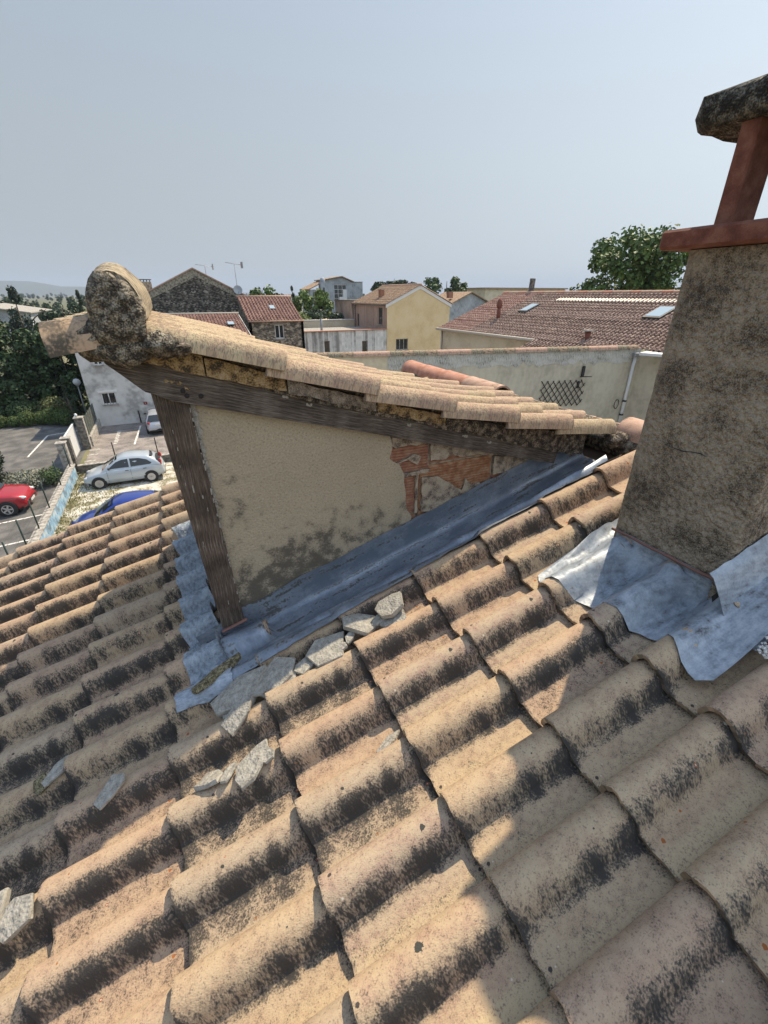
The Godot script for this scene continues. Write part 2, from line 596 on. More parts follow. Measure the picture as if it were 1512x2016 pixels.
func make_materials():
	var fine := grey_noise(256, [[3, 0.06, 3, 0.7], [4, 0.3, 1, 0.6]], 0.2)
	var rough := grey_noise(256, [[5, 0.03, 4, 1.0], [6, 0.12, 2, 0.7]], 0.1)
	M.fine = fine
	M.rough = rough
	# clay tiles of the near roof: from clean to heavily grown over
	var tan := Vector3(0.46, 0.345, 0.222)
	var pink := Vector3(0.455, 0.328, 0.222)
	var grey := Vector3(0.43, 0.335, 0.232)
	M.tiles = []
	var spec := [[101, tan, 0.20, 0.1, 3, 0.0, 0.0], [111, pink, 0.33, 0.15, 5, 0.0, 0.008], [115, grey, 0.45, 0.3, 6, 0.0, -0.006], [121, tan, 0.6, 0.5, 8, 0.0, 0.005], [126, grey, 0.55, 0.3, 8, 0.25, -0.01], [131, pink, 0.75, 0.3, 10, 0.1, 0.0], [136, tan, 0.7, 0.7, 10, 0.0, 0.01], [141, grey, 0.85, 0.6, 12, 0.15, -0.006], [151, pink, 0.92, 0.35, 16, 0.3, 0.008], [156, tan, 0.95, 0.5, 14, 0.1, -0.008], [161, tan, 0.86, 0.85, 12, 0.0, 0.004], [171, grey, 1.0, 0.4, 18, 0.5, 0.0]]
	for s in spec:
		var m := uvmat(tile_texture(s[0], s[1], s[2], s[3], s[4], s[5], 0.0, s[6]), 0.92, fine, 0.12)
		m.uv1_scale = Vector3.ONE
		M.tiles.append(m)
	M.dormer_tiles = []
	for s in [[201, Vector3(0.49, 0.385, 0.24), 0.4, 0.6, 4, 0.2], [211, Vector3(0.46, 0.36, 0.225), 0.5, 0.8, 5, 0.3], [221, Vector3(0.48, 0.355, 0.235), 0.45, 0.3, 4, 0.25]]:
		M.dormer_tiles.append(uvmat(tile_texture(s[0], s[1], s[2], s[3], s[4], s[5], 0.15), 0.93, fine, 0.15))
	M.pink_tile = tmat(combo(256, [[21, 0.02, 3, 0.7], [22, 0.2, 2, 0.4]], [[0.2, 0.36, 0.15, 0.09], [0.5, 0.47, 0.22, 0.145], [0.8, 0.53, 0.28, 0.2]], 0.1), 2.0, 0.85, fine, 0.1)
	M.pink_pale = tmat(combo(256, [[23, 0.02, 3, 0.8], [24, 0.2, 2, 0.5]], [[0.15, 0.2, 0.15, 0.11], [0.4, 0.46, 0.28, 0.2], [0.8, 0.53, 0.36, 0.27]], 0.1), 2.0, 0.9, fine, 0.1)
	M.lichen_tile = tmat(combo(256, [[25, 0.02, 4, 1.1], [26, 0.12, 3, 0.9]], [[0.22, 0.06, 0.05, 0.038], [0.42, 0.19, 0.155, 0.105], [0.58, 0.32, 0.26, 0.175], [0.8, 0.42, 0.345, 0.235]], 0.15), 3.0, 0.95, rough, 0.5)
	# mortar and stone
	M.old_mortar = tmat(combo(256, [[31, 0.03, 4, 1.2], [32, 0.15, 3, 1.0]], [[0.2, 0.035, 0.03, 0.023], [0.45, 0.11, 0.092, 0.068], [0.62, 0.19, 0.162, 0.12], [0.85, 0.34, 0.3, 0.235]], 0.2), 3.5, 0.97, rough, 1.2)
	M.ochre_mortar = tmat(combo(256, [[33, 0.025, 4, 1.0], [34, 0.15, 2, 0.6]], [[0.2, 0.06, 0.045, 0.03], [0.42, 0.26, 0.17, 0.075], [0.6, 0.36, 0.25, 0.12], [0.85, 0.42, 0.32, 0.2]], 0.15), 3.0, 0.95, rough, 0.6)
	M.dark_mortar = tmat(combo(256, [[35, 0.03, 4, 1.0], [36, 0.15, 3, 0.8]], [[0.2, 0.025, 0.02, 0.016], [0.5, 0.085, 0.066, 0.05], [0.7, 0.2, 0.165, 0.12], [0.9, 0.3, 0.25, 0.19]], 0.15), 3.0, 0.96, rough, 0.8)
	M.grey_block = tmat(combo(256, [[37, 0.03, 3, 0.8], [38, 0.2, 2, 0.8]], [[0.2, 0.1, 0.085, 0.07], [0.5, 0.24, 0.2, 0.16], [0.85, 0.38, 0.33, 0.27]], 0.2), 3.0, 0.95, rough, 0.5)
	M.rubble = tmat(combo(256, [[39, 0.04, 4, 0.8], [40, 0.2, 2, 0.6]], [[0.1, 0.18, 0.17, 0.15], [0.45, 0.29, 0.275, 0.24], [0.85, 0.4, 0.38, 0.335]], 0.1), 3.0, 0.95, rough, 0.35)
	M.rubble_grey = M.rubble
	M.rubble_moss = tmat(combo(256, [[43, 0.04, 4, 0.9], [44, 0.2, 2, 0.8]], [[0.2, 0.06, 0.05, 0.03], [0.5, 0.2, 0.17, 0.09], [0.85, 0.36, 0.31, 0.2]], 0.2), 5.0, 0.95, rough, 0.6)
	M.chimney = tmat(combo(512, [[45, 0.006, 4, 0.5], [46, 0.05, 3, 0.4], [47, 0.22, 2, 0.5]], [[0.16, 0.055, 0.045, 0.034], [0.34, 0.19, 0.155, 0.113], [0.52, 0.305, 0.255, 0.19], [0.78, 0.4, 0.345, 0.265]], 0.3), 1.5, 0.97, grey_noise(256, [[48, 0.09, 2, 1.2], [49, 0.25, 2, 0.7]], 0.1), 0.9)
	M.cap = tmat(combo(256, [[61, 0.03, 4, 1.1], [62, 0.2, 3, 1.0]], [[0.25, 0.018, 0.017, 0.014], [0.5, 0.06, 0.055, 0.044], [0.7, 0.12, 0.11, 0.09], [0.9, 0.26, 0.245, 0.2]], 0.2), 3.0, 0.97, rough, 1.5)
	M.terracotta = tmat(combo(256, [[63, 0.02, 3, 0.8], [64, 0.2, 2, 0.3]], [[0.2, 0.12, 0.038, 0.024], [0.5, 0.19, 0.064, 0.04], [0.8, 0.25, 0.11, 0.072]], 0.06), 3.0, 0.8, fine, 0.05)
	M.brick = tmat(combo(256, [[65, 0.02, 3, 0.8], [66, 0.25, 2, 0.4]], [[0.2, 0.22, 0.09, 0.055], [0.5, 0.31, 0.145, 0.09], [0.8, 0.37, 0.22, 0.145]], 0.1), 4.0, 0.9, fine, 0.1)
	M.brick_orange = tmat(combo(256, [[67, 0.02, 3, 0.9], [68, 0.25, 2, 0.4]], [[0.2, 0.25, 0.11, 0.055], [0.5, 0.36, 0.18, 0.095], [0.8, 0.41, 0.27, 0.17]], 0.1), 4.0, 0.9, fine, 0.1)
	M.render_patch = tmat(combo(256, [[69, 0.02, 4, 0.9], [70, 0.2, 2, 0.6]], [[0.15, 0.1, 0.08, 0.065], [0.4, 0.3, 0.24, 0.18], [0.7, 0.42, 0.36, 0.275]], 0.15), 3.0, 0.95, rough, 0.4)
	M.cheek = uvmat(cheek_texture(), 0.95, null)
	var bump := grey_noise(512, [[71, 0.05, 3, 0.6], [72, 0.22, 2, 0.8]], 0.25)
	M.cheek.heightmap_enabled = true
	M.cheek.heightmap_texture = bump
	M.cheek.heightmap_scale = 0.25
	# weathered wood
	var wood := [[73, 0.008, 4, 0.45, 1, 1], [74, 0.006, 3, 0.5, 1, 30], [75, 0.01, 2, 0.4, 1, 60], [275, 0.03, 2, 0.4, 1, 24]]
	M.wood = tmat(combo(512, wood, [[0.15, 0.028, 0.022, 0.018], [0.42, 0.08, 0.064, 0.052], [0.65, 0.14, 0.116, 0.097], [0.9, 0.24, 0.21, 0.18]], 0.06), 1.5, 0.9, grey_noise(512, [[76, 0.007, 3, 1.2, 1, 40]], 0.05), 0.4)
	var post := [[77, 0.008, 4, 0.45, 1, 1], [78, 0.006, 3, 0.5, 30, 1], [79, 0.01, 2, 0.4, 60, 1], [279, 0.03, 2, 0.4, 24, 1]]
	M.wood_post = tmat(combo(512, post, [[0.15, 0.032, 0.023, 0.017], [0.45, 0.09, 0.066, 0.05], [0.7, 0.14, 0.105, 0.082], [0.93, 0.27, 0.225, 0.19]], 0.06), 1.5, 0.88, grey_noise(512, [[80, 0.007, 3, 1.2, 40, 1]], 0.05), 0.4)
	M.paint_flake = tmat(M.rubble.albedo_texture, 8.0, 0.9)
	# zinc and lead
	M.zinc = tmat(combo(512, [[81, 0.006, 4, 0.45], [82, 0.02, 3, 0.45, 2, 9], [83, 0.05, 3, 0.35], [283, 0.2, 2, 0.2]], [[0.08, 0.05, 0.053, 0.058], [0.25, 0.17, 0.19, 0.22], [0.45, 0.27, 0.31, 0.365], [0.65, 0.35, 0.4, 0.46], [0.9, 0.5, 0.535, 0.57]], 0.06), 1.4, 0.55, rough, 0.12, 0.3)
	M.lead = tmat(combo(512, [[84, 0.01, 4, 0.5], [85, 0.04, 4, 0.45], [86, 0.15, 2, 0.3]], [[0.1, 0.05, 0.053, 0.058], [0.25, 0.18, 0.205, 0.235], [0.5, 0.285, 0.335, 0.39], [0.8, 0.42, 0.465, 0.51]], 0.1), 2.2, 0.62, rough, 0.5, 0.2)
	M.lead_bright = tmat(combo(512, [[87, 0.007, 4, 0.35], [88, 0.03, 4, 0.4], [89, 0.15, 2, 0.25], [289, 0.012, 3, 0.4, 1, 5]], [[0.1, 0.05, 0.053, 0.058], [0.25, 0.18, 0.2, 0.225], [0.5, 0.285, 0.33, 0.38], [0.8, 0.42, 0.465, 0.51]], 0.06), 1.5, 0.5, rough, 0.12, 0.12)
	M.valley = uvmat(valley_texture(), 0.4, null)
	M.valley.metallic = 0.35
	M.sealant = mat(lin(0.24, 0.125, 0.1), 0.85)
	M.soot = mat(lin(0.025, 0.024, 0.024), 0.9)
	M.deck = mat(lin(0.12, 0.09, 0.07), 0.95)

func more_materials():
	M.lamp_globe = mat(lin(0.5, 0.52, 0.53), 0.2)
	M.skylight_frame = mat(lin(0.06, 0.06, 0.06), 0.5)
	M.sky_pane = glass(lin(0.35, 0.45, 0.52))
	M.gutter = mat(lin(0.5, 0.44, 0.36), 0.6)
	M.dark_wood = mat(lin(0.035, 0.025, 0.022), 0.8)
	M.clear_tiles = mat(lin(0.3, 0.3, 0.29), 0.45)
	M.hill = mat(lin(0.06, 0.075, 0.05), 0.95)
	M.render_pink = tmat(combo(256, [[995, 0.01, 4, 0.8], [996, 0.08, 3, 0.4]], [[0.2, 0.22, 0.15, 0.12], [0.5, 0.34, 0.25, 0.2], [0.8, 0.4, 0.31, 0.25]], 0.1), 0.15, 0.93)
	M.wall_render = tmat(combo(512, [[997, 0.006, 5, 0.8], [998, 0.04, 3, 0.4], [999, 0.02, 3, 0.4, 3, 1]], [[0.12, 0.4, 0.36, 0.28], [0.42, 0.49, 0.44, 0.345], [0.75, 0.55, 0.5, 0.395]], 0.08), 0.18, 0.93, M.fine, 0.2)
	M.ridge_mesh = half_round(0.64, 0.17, 0.155, 0.02, PI, 8)

# ------------------------------------------------------------------ the near roof
const PROF := [[0.0, 0.022], [0.002, 0.040], [0.008, 0.060], [0.018, 0.076], [0.033, 0.088], [0.052, 0.092], [0.071, 0.088], [0.087, 0.077], [0.099, 0.061], [0.1065, 0.043], [0.1115, 0.026], [0.118, 0.013], [0.13, 0.007], [0.155, 0.004], [0.185, 0.004], [0.208, 0.007], [0.226, 0.012]]
const TL := 0.445
const THICK := 0.014
const LIFT := 0.031

func prof(x: float) -> float:
	for i in PROF.size() - 1:
		if x <= PROF[i + 1][0]:
			var t: float = (x - PROF[i][0]) / (PROF[i + 1][0] - PROF[i][0])
			return lerpf(PROF[i][1], PROF[i + 1][1], t)
	return 0.013

func tile_mesh(sd: int) -> ArrayMesh:
	# x up the slope from the lower end, y out of the roof, z from the far edge towards the viewer
	var r := RandomNumberGenerator.new()
	r.seed = sd
	var warp := r.randf_range(-0.003, 0.003)
	var chip := r.randf_range(0.0, 6.0)
	var n := 7
	var top := []
	var low := []
	var uv := []
	for i in n:
		var t := float(i) / (n - 1)
		var row := PackedVector3Array()
		var und := PackedVector3Array()
		var ur := []
		for p in PROF:
			var x: float = p[0]
			var edge := 0.0
			if i == 0:
				edge = 0.0025 * sin(x * 90.0 + chip) + 0.0015 * sin(x * 260.0 + chip * 3.0)
			var swell := 1.0 - 0.07 * t
			var y: float = p[1] * swell + LIFT * (1.0 - t) + warp * sin(t * PI) * sin(x / 0.226 * PI)
			var z := 0.062 + (x - 0.062) * (1.0 - 0.03 * t)
			row.append(Vector3(t * TL + edge, y, z))
			# the underside follows the normal of the profile
			var d := (prof(minf(x + 0.004, 0.226)) - prof(maxf(x - 0.004, 0.0))) / (minf(x + 0.004, 0.226) - maxf(x - 0.004, 0.0))
			var nn := Vector2(-d, 1.0).normalized() * THICK
			und.append(Vector3(t * TL + edge, y - nn.y, z - nn.x))
			ur.append(Vector2(x / 0.235, t))
		top.append(row)
		low.append(und)
		uv.append(ur)
	var st := beg(true)
	st.set_smooth_group(1)
	grid(st, top, false, uv)
	st.set_smooth_group(2)
	grid(st, low, true, uv)
	st.set_smooth_group(3)
	for e in [0, n - 1]:
		for j in PROF.size() - 1:
			var out := Vector3(-1.0 if e == 0 else 1.0, 0, 0)
			st.set_uv(uv[e][j])
			quad(st, top[e][j], top[e][j + 1], low[e][j + 1], low[e][j], out)
	st.set_smooth_group(4)
	for i in n - 1:
		st.set_uv(uv[i][0])
		quad(st, top[i][0], top[i + 1][0], low[i + 1][0], low[i][0], Vector3(0, 0, -1))
		var k := PROF.size() - 1
		quad(st, top[i][k], top[i + 1][k], low[i + 1][k], low[i][k], Vector3(0, 0, 1))
	return fin(st)

func tile_there(j: int, k: int) -> bool:
	var u := U0 + PL * j
	if k >= 5 and k <= 11 and u > 0.0:
		return false                      # the dormer and its valley stand here
	if k == 1 and u > 1.62:
		return false                      # inside the chimney
	return true

func tile_h(u: float, z: float) -> float:
	# height of the tiled surface over the roof plane
	var c := -z
	var k := ceili((c - C0) / PW)
	var j := floori((u - U0) / PL)
	var d := u - (U0 + PL * j)
	if not tile_there(j, k):
		if d < TL - PL and tile_there(j - 1, k):
			return prof(C0 + PW * k - c) + LIFT * (1.0 - (d + PL) / TL)
		return 0.0
	var h := prof(C0 + PW * k - c) + LIFT * (1.0 - d / TL)
	return h

func roof_point(u: float, h: float, z: float) -> Vector3:
	return Vector3(u * cos(PITCH) - h * sin(PITCH), ROOF_Y + u * sin(PITCH) + h * cos(PITCH), z)

func half_round(length: float, r0: float, r1: float, thick: float, span := PI, sides := 12) -> ArrayMesh:
	# a half-round clay tile lying along z, crown up
	var top := []
	var low := []
	for i in 5:
		var t := i / 4.0
		var r := lerpf(r0, r1, t)
		var a := PackedVector3Array()
		var b := PackedVector3Array()
		for k in sides + 1:
			var w := PI * 0.5 - span * 0.5 + span * k / sides
			a.append(Vector3(cos(w) * r, sin(w) * r, -t * length))
			b.append(Vector3(cos(w) * (r - thick), sin(w) * (r - thick), -t * length))
		top.append(a)
		low.append(b)
	var st := beg(true)
	for i in 4:
		for k in sides:
			st.set_smooth_group(1)
			quad(st, top[i][k], top[i][k + 1], top[i + 1][k + 1], top[i + 1][k], top[i][k] * Vector3(1, 1, 0))
			st.set_smooth_group(2)
			quad(st, low[i][k], low[i][k + 1], low[i + 1][k + 1], low[i + 1][k], -low[i][k] * Vector3(1, 1, 0))
		st.set_smooth_group(3)
		for k in [0, sides]:
			quad(st, top[i][k], top[i + 1][k], low[i + 1][k], low[i][k], Vector3(0, -1, 0))
	st.set_smooth_group(4)
	for k in sides:
		quad(st, top[0][k], top[0][k + 1], low[0][k + 1], low[0][k], Vector3(0, 0, 1))
		quad(st, top[4][k], top[4][k + 1], low[4][k + 1], low[4][k], Vector3(0, 0, -1))
	return fin(st)

func build_roof():
	var roof := thing("tiled_roof", "weathered clay tile roof in the foreground, grown over with black lichen", "roof", Vector3(0, ROOF_Y, 0))
	roof.rotation.z = PITCH
	# deck under the tiles and the walls that carry it
	put("deck", box_mesh(Vector3(-0.02, -0.045, -1.46), Vector3(4.86, 0.06, 4.6)), M.deck, roof)
	var meshes := []
	for i in 4:
		meshes.append(tile_mesh(300 + i))
	var r := RandomNumberGenerator.new()
	r.seed = 99
	for k in range(-6, 16):
		for j in range(-8, 5):
			if not tile_there(j, k):
				continue
			var u := U0 + PL * j
			var z := -(C0 + PW * k)
			# lichen grows thick low on the roof and near its open side, thin up by the ridge
			var grow := 0.78 - 0.24 * u + (0.14 if k < 2 else 0.0) + 0.12 * r.randf_range(-1.0, 1.0)
			if k >= 4:
				grow -= 0.08
			if k >= 7:
				grow -= 0.12 + 0.04 * (k - 7)
			var v := clampi(int(round(clampf(grow, 0.0, 1.0) * 10.5 + r.randf_range(-2.6, 2.6))), 0, 11)
			var o := put("roof_tile", meshes[r.randi() % 4], M.tiles[v], roof)
			o.position = Vector3(u + r.randf_range(-0.004, 0.004), r.randf_range(-0.001, 0.002), z + r.randf_range(-0.002, 0.002))
			o.rotation = Vector3(r.randf_range(-0.012, 0.012), r.randf_range(-0.008, 0.008), r.randf_range(-0.003, 0.003))
	# ridge tiles: pink ones either side of the dormer
	var hr := half_round(0.42, 0.105, 0.112, 0.014)
	var zz := 0.62
	while zz > -4.0:
		if zz < -1.55 and zz > -2.6:
			zz = -2.78
		var rt := put("ridge_tile", hr, M.pink_tile if (int(zz * 10.0) % 3) != 0 else M.pink_pale, roof)
		rt.position = Vector3(2.43, 0.03, zz)
		rt.rotation = Vector3(0.012, r.randf_range(-0.02, 0.02), -PITCH)
		zz -= 0.37
	var st := beg(true)
	prism(st, PackedVector2Array([Vector2(2.27, 0.0), Vector2(2.29, 0.07), Vector2(2.43, 0.1), Vector2(2.56, 0.0)]), -4.25, 0.7)
	put("ridge_mortar", fin(st), M.old_mortar, roof)
	# the other slope, going down behind the ridge
	st = beg(true)
	tile_sheet(st, Vector3(2.53, -0.05, 0.66), Vector3(0, 0, -1), Vector3(cos(2 * PITCH), -sin(2 * PITCH), 0), 4.4, 2.6, true)
	var back := put("back_slope_tiles", fin(st), M.pink_pale, roof)
	back.set_meta("kind", "stuff")
	var wall := thing("house_wall", "plain rendered house walls carrying the lichen-covered tile roof", "wall")
	put("verge_wall", box_mesh(Vector3(0.2, 3.55, -3.55), Vector3(4.6, 6.95, 0.25)), M.rubble_grey, wall)
	put("eave_wall", box_mesh(Vector3(-2.08, 3.42, -1.5), Vector3(0.25, 6.84, 3.8)), M.rubble_grey, wall)
	put("end_wall", box_mesh(Vector3(0.2, 3.45, 0.5), Vector3(4.6, 6.9, 0.2)), M.rubble_grey, wall)

func tile_sheet(st: SurfaceTool, o: Vector3, along: Vector3, down: Vector3, width: float, length: float, left := true, pitch := 0.22, row := 0.36, amp := 0.05):
	# many barrel tiles as one surface: o is the upper corner, along runs with the eave, down goes down the slope
	var n := down.cross(along).normalized()
	if n.y < 0.0:
		n = -n
	var cols := int(width / pitch)
	var rows := int(ceil(length / row))
	var pts := [0.0, 0.16, 0.34, 0.5, 0.66, 0.84]
	var hs := [0.0, 0.75, 1.0, 0.8, 0.2, 0.0]
	for j in rows:
		var d0 := j * row
		var d1 := minf((j + 1) * row, length)
		var top := PackedVector3Array()
		var bot := PackedVector3Array()
		var nxt := PackedVector3Array()
		for i in cols:
			for q in pts.size():
				var a: float = (i + pts[q]) * pitch
				var h: float = hs[q] * amp
				top.append(o + along * a + down * d0 + n * h)
				bot.append(o + along * a + down * d1 + n * (h + 0.03))
				nxt.append(o + along * a + down * d1 + n * h)
		for q in top.size() - 1:
			quad(st, top[q], top[q + 1], bot[q + 1], bot[q], n)
			quad(st, bot[q], bot[q + 1], nxt[q + 1], nxt[q], down)

# ------------------------------------------------------------------ sheets of metal draped on the tiles
func sheet_mesh(rows: Array, thick: float, out: Vector3, uv := []) -> ArrayMesh:
	var st := beg(true)
	var a: PackedVector3Array = rows[0]
	var m := int(rows.size() / 2)
	var pa: Vector3 = rows[m][1]
	var pb: Vector3 = rows[m + 1][1]
	var pc: Vector3 = rows[m + 1][2]
	var flip := (pa - pc).cross(pa - pb).dot(out) < 0.0
	st.set_smooth_group(1)
	grid(st, rows, flip, uv)
	var low := []
	for r in rows:
		var l := PackedVector3Array()
		for p in r:
			l.append(p - out.normalized() * thick)
		low.append(l)
	st.set_smooth_group(2)
	grid(st, low, not flip)
	st.set_smooth_group(3)
	var k: int = a.size() - 1
	for i in rows.size() - 1:
		quad(st, rows[i][0], rows[i + 1][0], low[i + 1][0], low[i][0], rows[i][0] - rows[i][1])
		quad(st, rows[i][k], rows[i + 1][k], low[i + 1][k], low[i][k], rows[i][k] - rows[i][k - 1])
	var z := rows.size() - 1
	for j in k:
		quad(st, rows[0][j], rows[0][j + 1], low[0][j + 1], low[0][j], rows[0][j] - rows[1][j])
		quad(st, rows[z][j], rows[z][j + 1], low[z][j + 1], low[z][j], rows[z][j] - rows[z - 1][j])
	return fin(st)

func soft_h(u: float, z: float, reach := 0.03) -> float:
	var s := 0.0
	for d in [-1.0, -0.5, 0.0, 0.5, 1.0]:
		s += tile_h(u, z + d * reach)
	return maxf(s / 5.0, tile_h(u, z))

# ------------------------------------------------------------------ the dormer
func dormer_top(x: float) -> float:
	# the sagging line of the dormer's tiles, falling back towards the main ridge
	return 8.985 - 0.262 * x - 0.055 * sin(PI * clampf(x / 2.15, 0.0, 1.0))

func board_top(x: float) -> float:
	return 8.99 - 0.295 * (x + 0.19)

func ragged(pts: Array, step: float, amount: float, sd: int) -> PackedVector2Array:
	# a closed outline with its edges broken up
	var r := RandomNumberGenerator.new()
	r.seed = sd
	var out := PackedVector2Array()
	for i in pts.size():
		var a: Vector2 = pts[i]
		var b: Vector2 = pts[(i + 1) % pts.size()]
		var n := maxi(1, int((b - a).length() / step))
		var side := (b - a).orthogonal().normalized()
		for k in n:
			var t := float(k) / n
			out.append(a.lerp(b, t) + side * r.randf_range(-amount, amount) * (1.0 if k > 0 else 0.4))
	return out

func build_dormer():
	var d := thing("roof_dormer", "reverse-pitch roof dormer with rendered cheek, grey timber and lichened tiles", "dormer")
	var r := RandomNumberGenerator.new()
	r.seed = 31
	# brick core of the cheek, the render over it broken off towards its right end
	var st := beg()
	prism(st, PackedVector2Array([Vector2(0.0, 7.72), Vector2(0.05, 8.8), Vector2(1.9, 8.28), Vector2(1.9, 8.22)]), -1.80, -1.742)
	put("cheek_core", fin(st), M.render_patch, d)
	st = beg(true)
	var edge := [Vector2(0.823, 8.60), Vector2(0.84, 8.56), Vector2(0.845, 8.52), Vector2(0.83, 8.475), Vector2(0.85, 8.455), Vector2(0.88, 8.44), Vector2(0.895, 8.41), Vector2(0.91, 8.38), Vector2(0.908, 8.345), Vector2(0.915, 8.31), Vector2(0.92, 8.275), Vector2(0.918, 8.24), Vector2(0.93, 8.19), Vector2(0.955, 8.15), Vector2(0.95, 8.10)]
	var poly := PackedVector2Array([Vector2(0.085, 7.81), Vector2(0.035, 8.84)])
	for e in edge:
		poly.append(e)
	poly.append(Vector2(0.6, 7.985))
	poly.append(Vector2(0.3, 7.89))
	cheek_panel(st, poly, -1.745, -1.72)
	put("render_panel", fin(st), M.cheek, d)
	# hollow clay blocks showing where the render has gone, each with its ribs
	for b in [[0.80, 1.045, 8.385, 8.52, M.brick], [0.86, 0.985, 8.16, 8.375, M.brick], [1.0, 1.432, 8.17, 8.40, M.brick_orange], [1.445, 1.72, 8.19, 8.30, M.brick], [1.055, 1.44, 8.41, 8.55, M.brick], [0.9, 0.985, 8.05, 8.15, M.brick], [1.0, 1.3, 8.06, 8.16, M.brick_orange]]:
		ribbed_block(d, b[0], b[1], b[2], b[3], b[4], r)
	# what is left of the render on the blocks
	for q in [[[1.05, 8.565, 1.055, 8.43, 1.12, 8.425, 1.18, 8.44, 1.25, 8.42, 1.33, 8.425, 1.43, 8.40, 1.5, 8.41, 1.62, 8.36, 1.7, 8.36, 1.4, 8.47], 5], [[1.01, 8.35, 1.1, 8.34, 1.19, 8.28, 1.25, 8.235, 1.27, 8.30, 1.31, 8.255, 1.36, 8.265, 1.38, 8.21, 1.30, 8.185, 1.1, 8.15, 1.01, 8.165], 6], [[1.44, 8.395, 1.445, 8.29, 1.55, 8.295, 1.66, 8.325, 1.72, 8.335, 1.6, 8.37], 7], [[0.87, 8.44, 0.93, 8.45, 0.98, 8.42, 1.0, 8.46, 0.96, 8.475, 0.92, 8.46], 8], [[0.9, 8.385, 1.05, 8.39, 1.05, 8.375, 0.99, 8.37, 0.987, 8.16, 0.975, 8.16, 0.975, 8.365, 0.9, 8.368], 9], [[0.84, 8.575, 1.04, 8.53, 1.035, 8.51, 0.93, 8.525, 0.87, 8.515, 0.845, 8.53], 10]]:
		var pts := []
		for i in range(0, q[0].size(), 2):
			pts.append(Vector2(q[0][i], q[0][i + 1]))
		st = beg()
		prism(st, ragged(pts, 0.02, 0.0035, q[1]), -1.745, -1.722)
		put("render_remnant", fin(st), M.render_patch, d)
	# post at the front, leaning a little
	st = beg()
	prism(st, PackedVector2Array([Vector2(-0.082, 8.87), Vector2(0.032, 8.85), Vector2(0.086, 7.80), Vector2(-0.012, 7.80)]), -1.82, -1.698)
	put("post", fin(st), M.wood_post, d)
	for i in 34:
		var t := r.randf()
		var y := lerpf(8.8, 7.9, t)
		var x := lerpf(0.035, 0.083, t) - (0.004 if i % 4 else r.randf_range(0.03, 0.09))
		var h := r.randf_range(0.006, 0.03)
		var fl := put("paint_flake", box_mesh(Vector3(x, y, -1.6975), Vector3(r.randf_range(0.002, 0.006), h, 0.002)), M.paint_flake, d)
		fl.set_meta("kind", "thing")
	# mortar line between post and render
	st = beg()
	var strip := []
	for i in 13:
		strip.append(Vector2(lerpf(0.034, 0.062, i / 12.0) - 0.004, lerpf(8.82, 8.28, i / 12.0)))
	for i in 13:
		strip.append(Vector2(lerpf(0.062, 0.034, i / 12.0) + 0.002 + 0.016 * (i / 12.0), lerpf(8.28, 8.82, i / 12.0)))
	prism(st, ragged(strip, 0.012, 0.006, 3), -1.73, -1.712)
	put("joint_mortar", fin(st), M.rubble, d)
	put("sealant", box_mesh(Vector3(0.04, 7.80, -1.695), Vector3(0.12, 0.011, 0.018), Basis(Vector3(0, 0, 1), 0.29), 0.004), M.sealant, d)
	# rafter board along the top of the cheek, its tail cut to a curve
	var bd := [Vector2(-0.195, board_top(-0.195)), Vector2(-0.19, 8.955), Vector2(-0.165, 8.93), Vector2(-0.14, 8.905), Vector2(-0.115, 8.878), Vector2(-0.095, 8.858), Vector2(-0.07, 8.848)]
	for i in 12:
		var x := lerpf(-0.02, 1.83, i / 11.0)
		bd.append(Vector2(x, board_top(x) - 0.118 + 0.03 * x / 1.83 + r.randf_range(-0.002, 0.002)))
	for i in 12:
		var x := lerpf(1.85, -0.1, i / 11.0)
		bd.append(Vector2(x, board_top(x) + r.randf_range(-0.004, 0.004)))
	st = beg()
	var slant := Transform3D(Basis(Vector3(0, 0, 1), -atan(0.295)), Vector3(-0.19, 8.99, 0))
	prism(st, PackedVector2Array(bd), -1.745, -1.685, slant.affine_inverse())
	var board := put("rafter_board", fin(st), M.wood, d)
	board.transform = slant
	for n in [[0.03, 8.835], [0.075, 8.83], [0.02, 8.852]]:
		st = beg(true)
		lathe(st, [Vector2(0.0, 0.006), Vector2(0.006, 0.005), Vector2(0.009, 0.0)], 8, Transform3D(Basis(Vector3(1, 0, 0), PI / 2), Vector3(n[0], n[1], -1.685)))
		put("nail_head", fin(st), M.soot, board).transform = slant.affine_inverse()
	for n in [[-0.03, 8.885, 0.03], [0.0, 8.878, 0.02], [0.028, 8.858, 0.014], [0.36, 8.80, 0.02], [0.45, 8.76, 0.025], [0.62, 8.735, 0.03], [0.9, 8.63, 0.02], [1.2, 8.54, 0.03], [1.35, 8.49, 0.025]]:
		st = beg()
		prism(st, ragged([Vector2(n[0], n[1]), Vector2(n[0] + n[2], n[1] - 0.006), Vector2(n[0] + n[2], n[1] + 0.004), Vector2(n[0], n[1] + 0.009)], 0.005, 0.004, int(n[0] * 100) + 50), -1.6855, -1.6835)
		put("paint_flake", fin(st), M.ochre_mortar if n[0] < 0.1 else M.paint_flake, board).transform = slant.affine_inverse()
